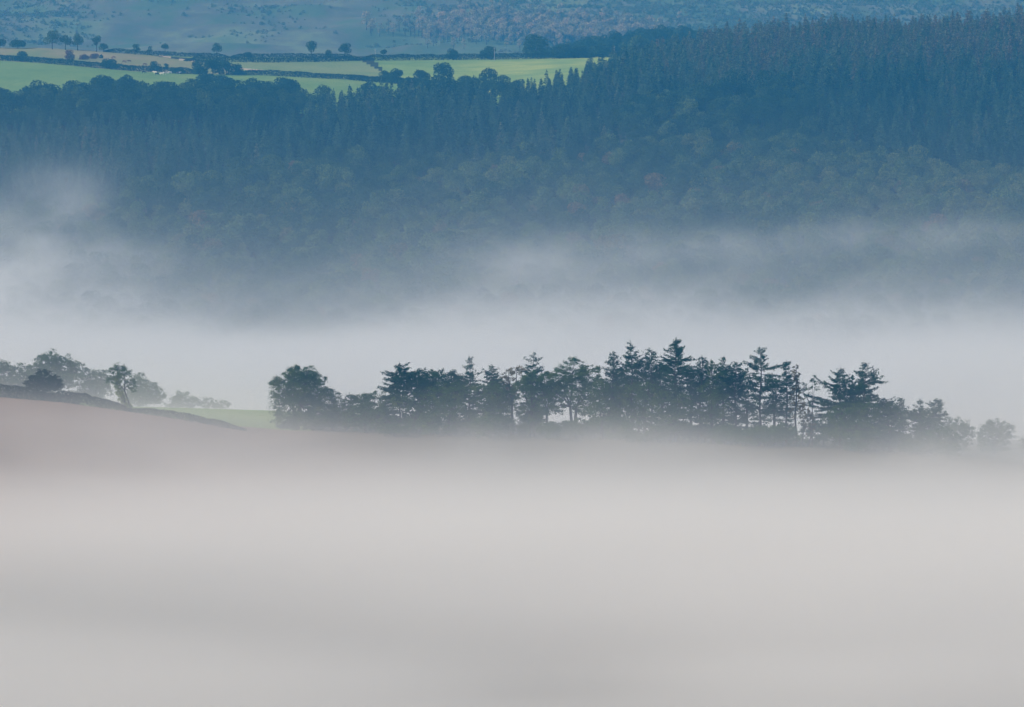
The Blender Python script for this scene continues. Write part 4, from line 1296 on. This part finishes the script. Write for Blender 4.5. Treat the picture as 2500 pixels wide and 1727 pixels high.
def fog_mat(name, build):
    m, t = newmat(name)
    g = t.nodes.new("ShaderNodeNewGeometry")
    s = t.nodes.new("ShaderNodeSeparateXYZ")
    t.links.new(g.outputs['Position'], s.inputs[0])
    den = build(t, g.outputs['Position'], s.outputs[0], s.outputs[1], s.outputs[2])
    pv = N(t, "ShaderNodeVolumePrincipled", Density=0.0)
    pv.inputs['Color'].default_value = (1.0, 0.960, 0.893, 1)
    t.links.new(den, pv.inputs['Density'])
    o = t.nodes.new("ShaderNodeOutputMaterial")
    t.links.new(pv.outputs[0], o.inputs['Volume'])
    return m


def sstep(t, v, a, b):
    mr = t.nodes.new("ShaderNodeMapRange")
    mr.interpolation_type = 'SMOOTHSTEP'
    for i, q in (('From Min', a), ('From Max', b)):
        mr.inputs[i].default_value = q
    t.links.new(v, mr.inputs['Value'])
    return mr.outputs[0]


def blob(t, x, y, cx, cy, rx, ry):
    dx = mth(t, 'MULTIPLY', mth(t, 'SUBTRACT', x, cx), 1.0 / rx)
    dy = mth(t, 'MULTIPLY', mth(t, 'SUBTRACT', y, cy), 1.0 / ry)
    q = mth(t, 'ADD', mth(t, 'MULTIPLY', dx, dx), mth(t, 'MULTIPLY', dy, dy))
    return mth(t, 'EXPONENT', mth(t, 'MULTIPLY', q, -1.0))


def fog_near(t, P, x, y, z):
    # top of the near fog (world height), lower on the ridge crest
    top = curve1(t, y, 1100, 2150, 120, 200, [(1100, 158), (1300, 159), (1500, 160), (1650, 160.5), (1750, 160.5), (1850, 161), (1920, 162), (1990, 162), (2040, 157), (2150, 143)])
    tilt = curve1(t, y, 1100, 2150, -0.1, 0, [(1100, -0.005), (1700, -0.008), (1850, -0.015), (1990, -0.042), (2150, -0.045)])
    top = mth(t, 'MULTIPLY_ADD', x, tilt, top)
    n1 = noise3(t, P, 110, 150, 50, 2.0, 3.1)
    n2 = noise3(t, P, 260, 200, 200, 1.0, 8.4)
    n4 = noise3(t, P, 150, 42, 90, 3.0, 4.7)
    top = mth(t, 'MULTIPLY_ADD', n4, 11.0, top)
    top = mth(t, 'MULTIPLY_ADD', n1, 8.0, top)
    top = mth(t, 'MULTIPLY_ADD', n2, 9.0, top)
    # the mist rises and sinks along the foot of the trees
    for bx, br, ba in ((28, 20, 4.5), (72, 16, -3.0), (-30, 16, -2.5), (-8, 9, 2.5), (98, 10, 3.0)):
        top = mth(t, 'MULTIPLY_ADD', blob(t, x, y, bx, 1965, br, 45), ba, top)
    h = mth(t, 'SUBTRACT', top, z)
    f = sstep(t, h, -1.0, 10.0)
    f2 = sstep(t, h, -15.0, 3.0)
    thin = curve1(t, y, 1100, 2150, 0, 1, [(1100, 0.85), (1300, 0.8), (1420, 0.66), (1530, 0.72), (1610, 0.62), (1680, 0.95), (1750, 1.15), (1845, 0.52), (1950, 0.5), (2150, 0.8)])
    holes = mth(t, 'ADD', mth(t, 'MULTIPLY', blob(t, x, y, 6, 1482, 30, 50), 0.74), mth(t, 'MULTIPLY', blob(t, x, y, -90, 1612, 90, 26), 0.62))
    thin = mth(t, 'MULTIPLY', thin, mth(t, 'SUBTRACT', 1.0, holes))
    d = mth(t, 'ADD', mth(t, 'MULTIPLY', f, 0.026), mth(t, 'MULTIPLY', f2, 0.0058))
    d = mth(t, 'MULTIPLY', d, thin)
    # mist hanging round the faint trees at both ends of the ridge and over the left field
    lo = sstep(t, z, 188.0, 160.0)
    e1 = mth(t, 'MULTIPLY', blob(t, x, y, -125, 2110, 75, 45), 0.0012)
    e2 = mth(t, 'MULTIPLY', blob(t, x, y, 132, 2005, 34, 50), 0.0075)
    e3 = mth(t, 'MULTIPLY', blob(t, x, y, -120, 1920, 70, 45), 0.0070)
    e3 = mth(t, 'MULTIPLY', e3, sstep(t, z, 176.0, 160.0))
    d = mth(t, 'MULTIPLY_ADD', mth(t, 'ADD', e1, e2), lo, d)
    return mth(t, 'ADD', d, e3)


def fog_valley(t, P, x, y, z):
    top = curve1(t, y, 2100, 4750, 30, 130, [(2100, 64), (2600, 65), (3400, 65), (4000, 62), (4200, 60), (4400, 60), (4750, 60)])
    n1 = noise3(t, P, 90, 260, 50, 3.0, 1.7)
    n2 = noise3(t, P, 380, 500, 200, 1.0, 5.2)
    top = mth(t, 'MULTIPLY_ADD', n1, 16.0, top)
    top = mth(t, 'MULTIPLY_ADD', n2, 16.0, top)
    # the fog edge sags left of the middle and climbs again at both sides
    top = mth(t, 'MULTIPLY_ADD', blob(t, x, y, -120, 4330, 62, 330), -9.0, top)
    top = mth(t, 'MULTIPLY_ADD', blob(t, x, y, 25, 4330, 70, 330), 5.0, top)
    top = mth(t, 'MULTIPLY_ADD', blob(t, x, y, -270, 4330, 45, 330), 9.0, top)
    h = mth(t, 'SUBTRACT', top, z)
    f = sstep(t, h, -12.0, 16.0)
    core = mth(t, 'MULTIPLY', f, 0.012)
    hc = mth(t, 'MINIMUM', h, 0.0)
    e = mth(t, 'EXPONENT', mth(t, 'MULTIPLY', hc, 1 / 17.0))
    # slanting streaks drifting up to the right
    mp = N(t, "ShaderNodeMapping")
    mp.inputs['Rotation'].default_value = (0, math.radians(24), 0)
    t.links.new(P, mp.inputs[0])
    st_ = noise3(t, mp.outputs[0], 95, 200, 17, 3.0, 2.2)
    e = mth(t, 'MULTIPLY', e, mth(t, 'MAXIMUM', mth(t, 'MULTIPLY_ADD', st_, 3.0, 1.0), 0.35))
    e2 = mth(t, 'EXPONENT', mth(t, 'MULTIPLY', hc, 1 / 34.0))
    core = mth(t, 'MULTIPLY_ADD', e2, 0.00030, core)
    d = mth(t, 'MULTIPLY_ADD', e, 0.0019, core)
    # small plumes climbing the wooded slope
    pu = None
    for (px, py, dd, rx, rz, amp) in ((125, 520, 4380, 24, 19, 0.0033), (70, 600, 4360, 26, 16, 0.0035), (265, 640, 4360, 30, 12, 0.004), (10, 690, 4300, 30, 14, 0.006), (240, 760, 4250, 40, 12, 0.004),
                                      (1290, 640, 4330, 34, 9, 0.004), (1700, 600, 4350, 60, 7, 0.003), (2200, 570, 4380, 60, 7, 0.0028)):
        c = unproj(px, py, dd)
        b = blob(t, x, y, c.x, dd, rx, 110)
        dz = mth(t, 'MULTIPLY', mth(t, 'SUBTRACT', z, c.z), 1.0 / rz)
        b = mth(t, 'MULTIPLY', b, mth(t, 'EXPONENT', mth(t, 'MULTIPLY', mth(t, 'MULTIPLY', dz, dz), -1.0)))
        pu = mth(t, 'MULTIPLY', b, amp) if pu is None else mth(t, 'MULTIPLY_ADD', b, amp, pu)
    n3 = noise3(t, P, 34, 120, 22, 3.0, 9.9)
    pu = mth(t, 'MULTIPLY', pu, mth(t, 'MAXIMUM', mth(t, 'MULTIPLY_ADD', n3, 4.5, 0.9), 0.0))
    return mth(t, 'ADD', d, pu)


tag(box('fog_bank', -420, 420, 1050, 2240, 130, 200, fog_mat('near_fog', fog_near)), 'thick pale fog bank filling the foreground up to the tree ridge', 'fog', None, 'stuff')
tag(box('valley_fog', -900, 900, 2250, 4750, 20, 170, fog_mat('valley_fog_air', fog_valley)), 'fog filling the valley between the ridge and the far wooded hillside', 'fog', None, 'stuff')
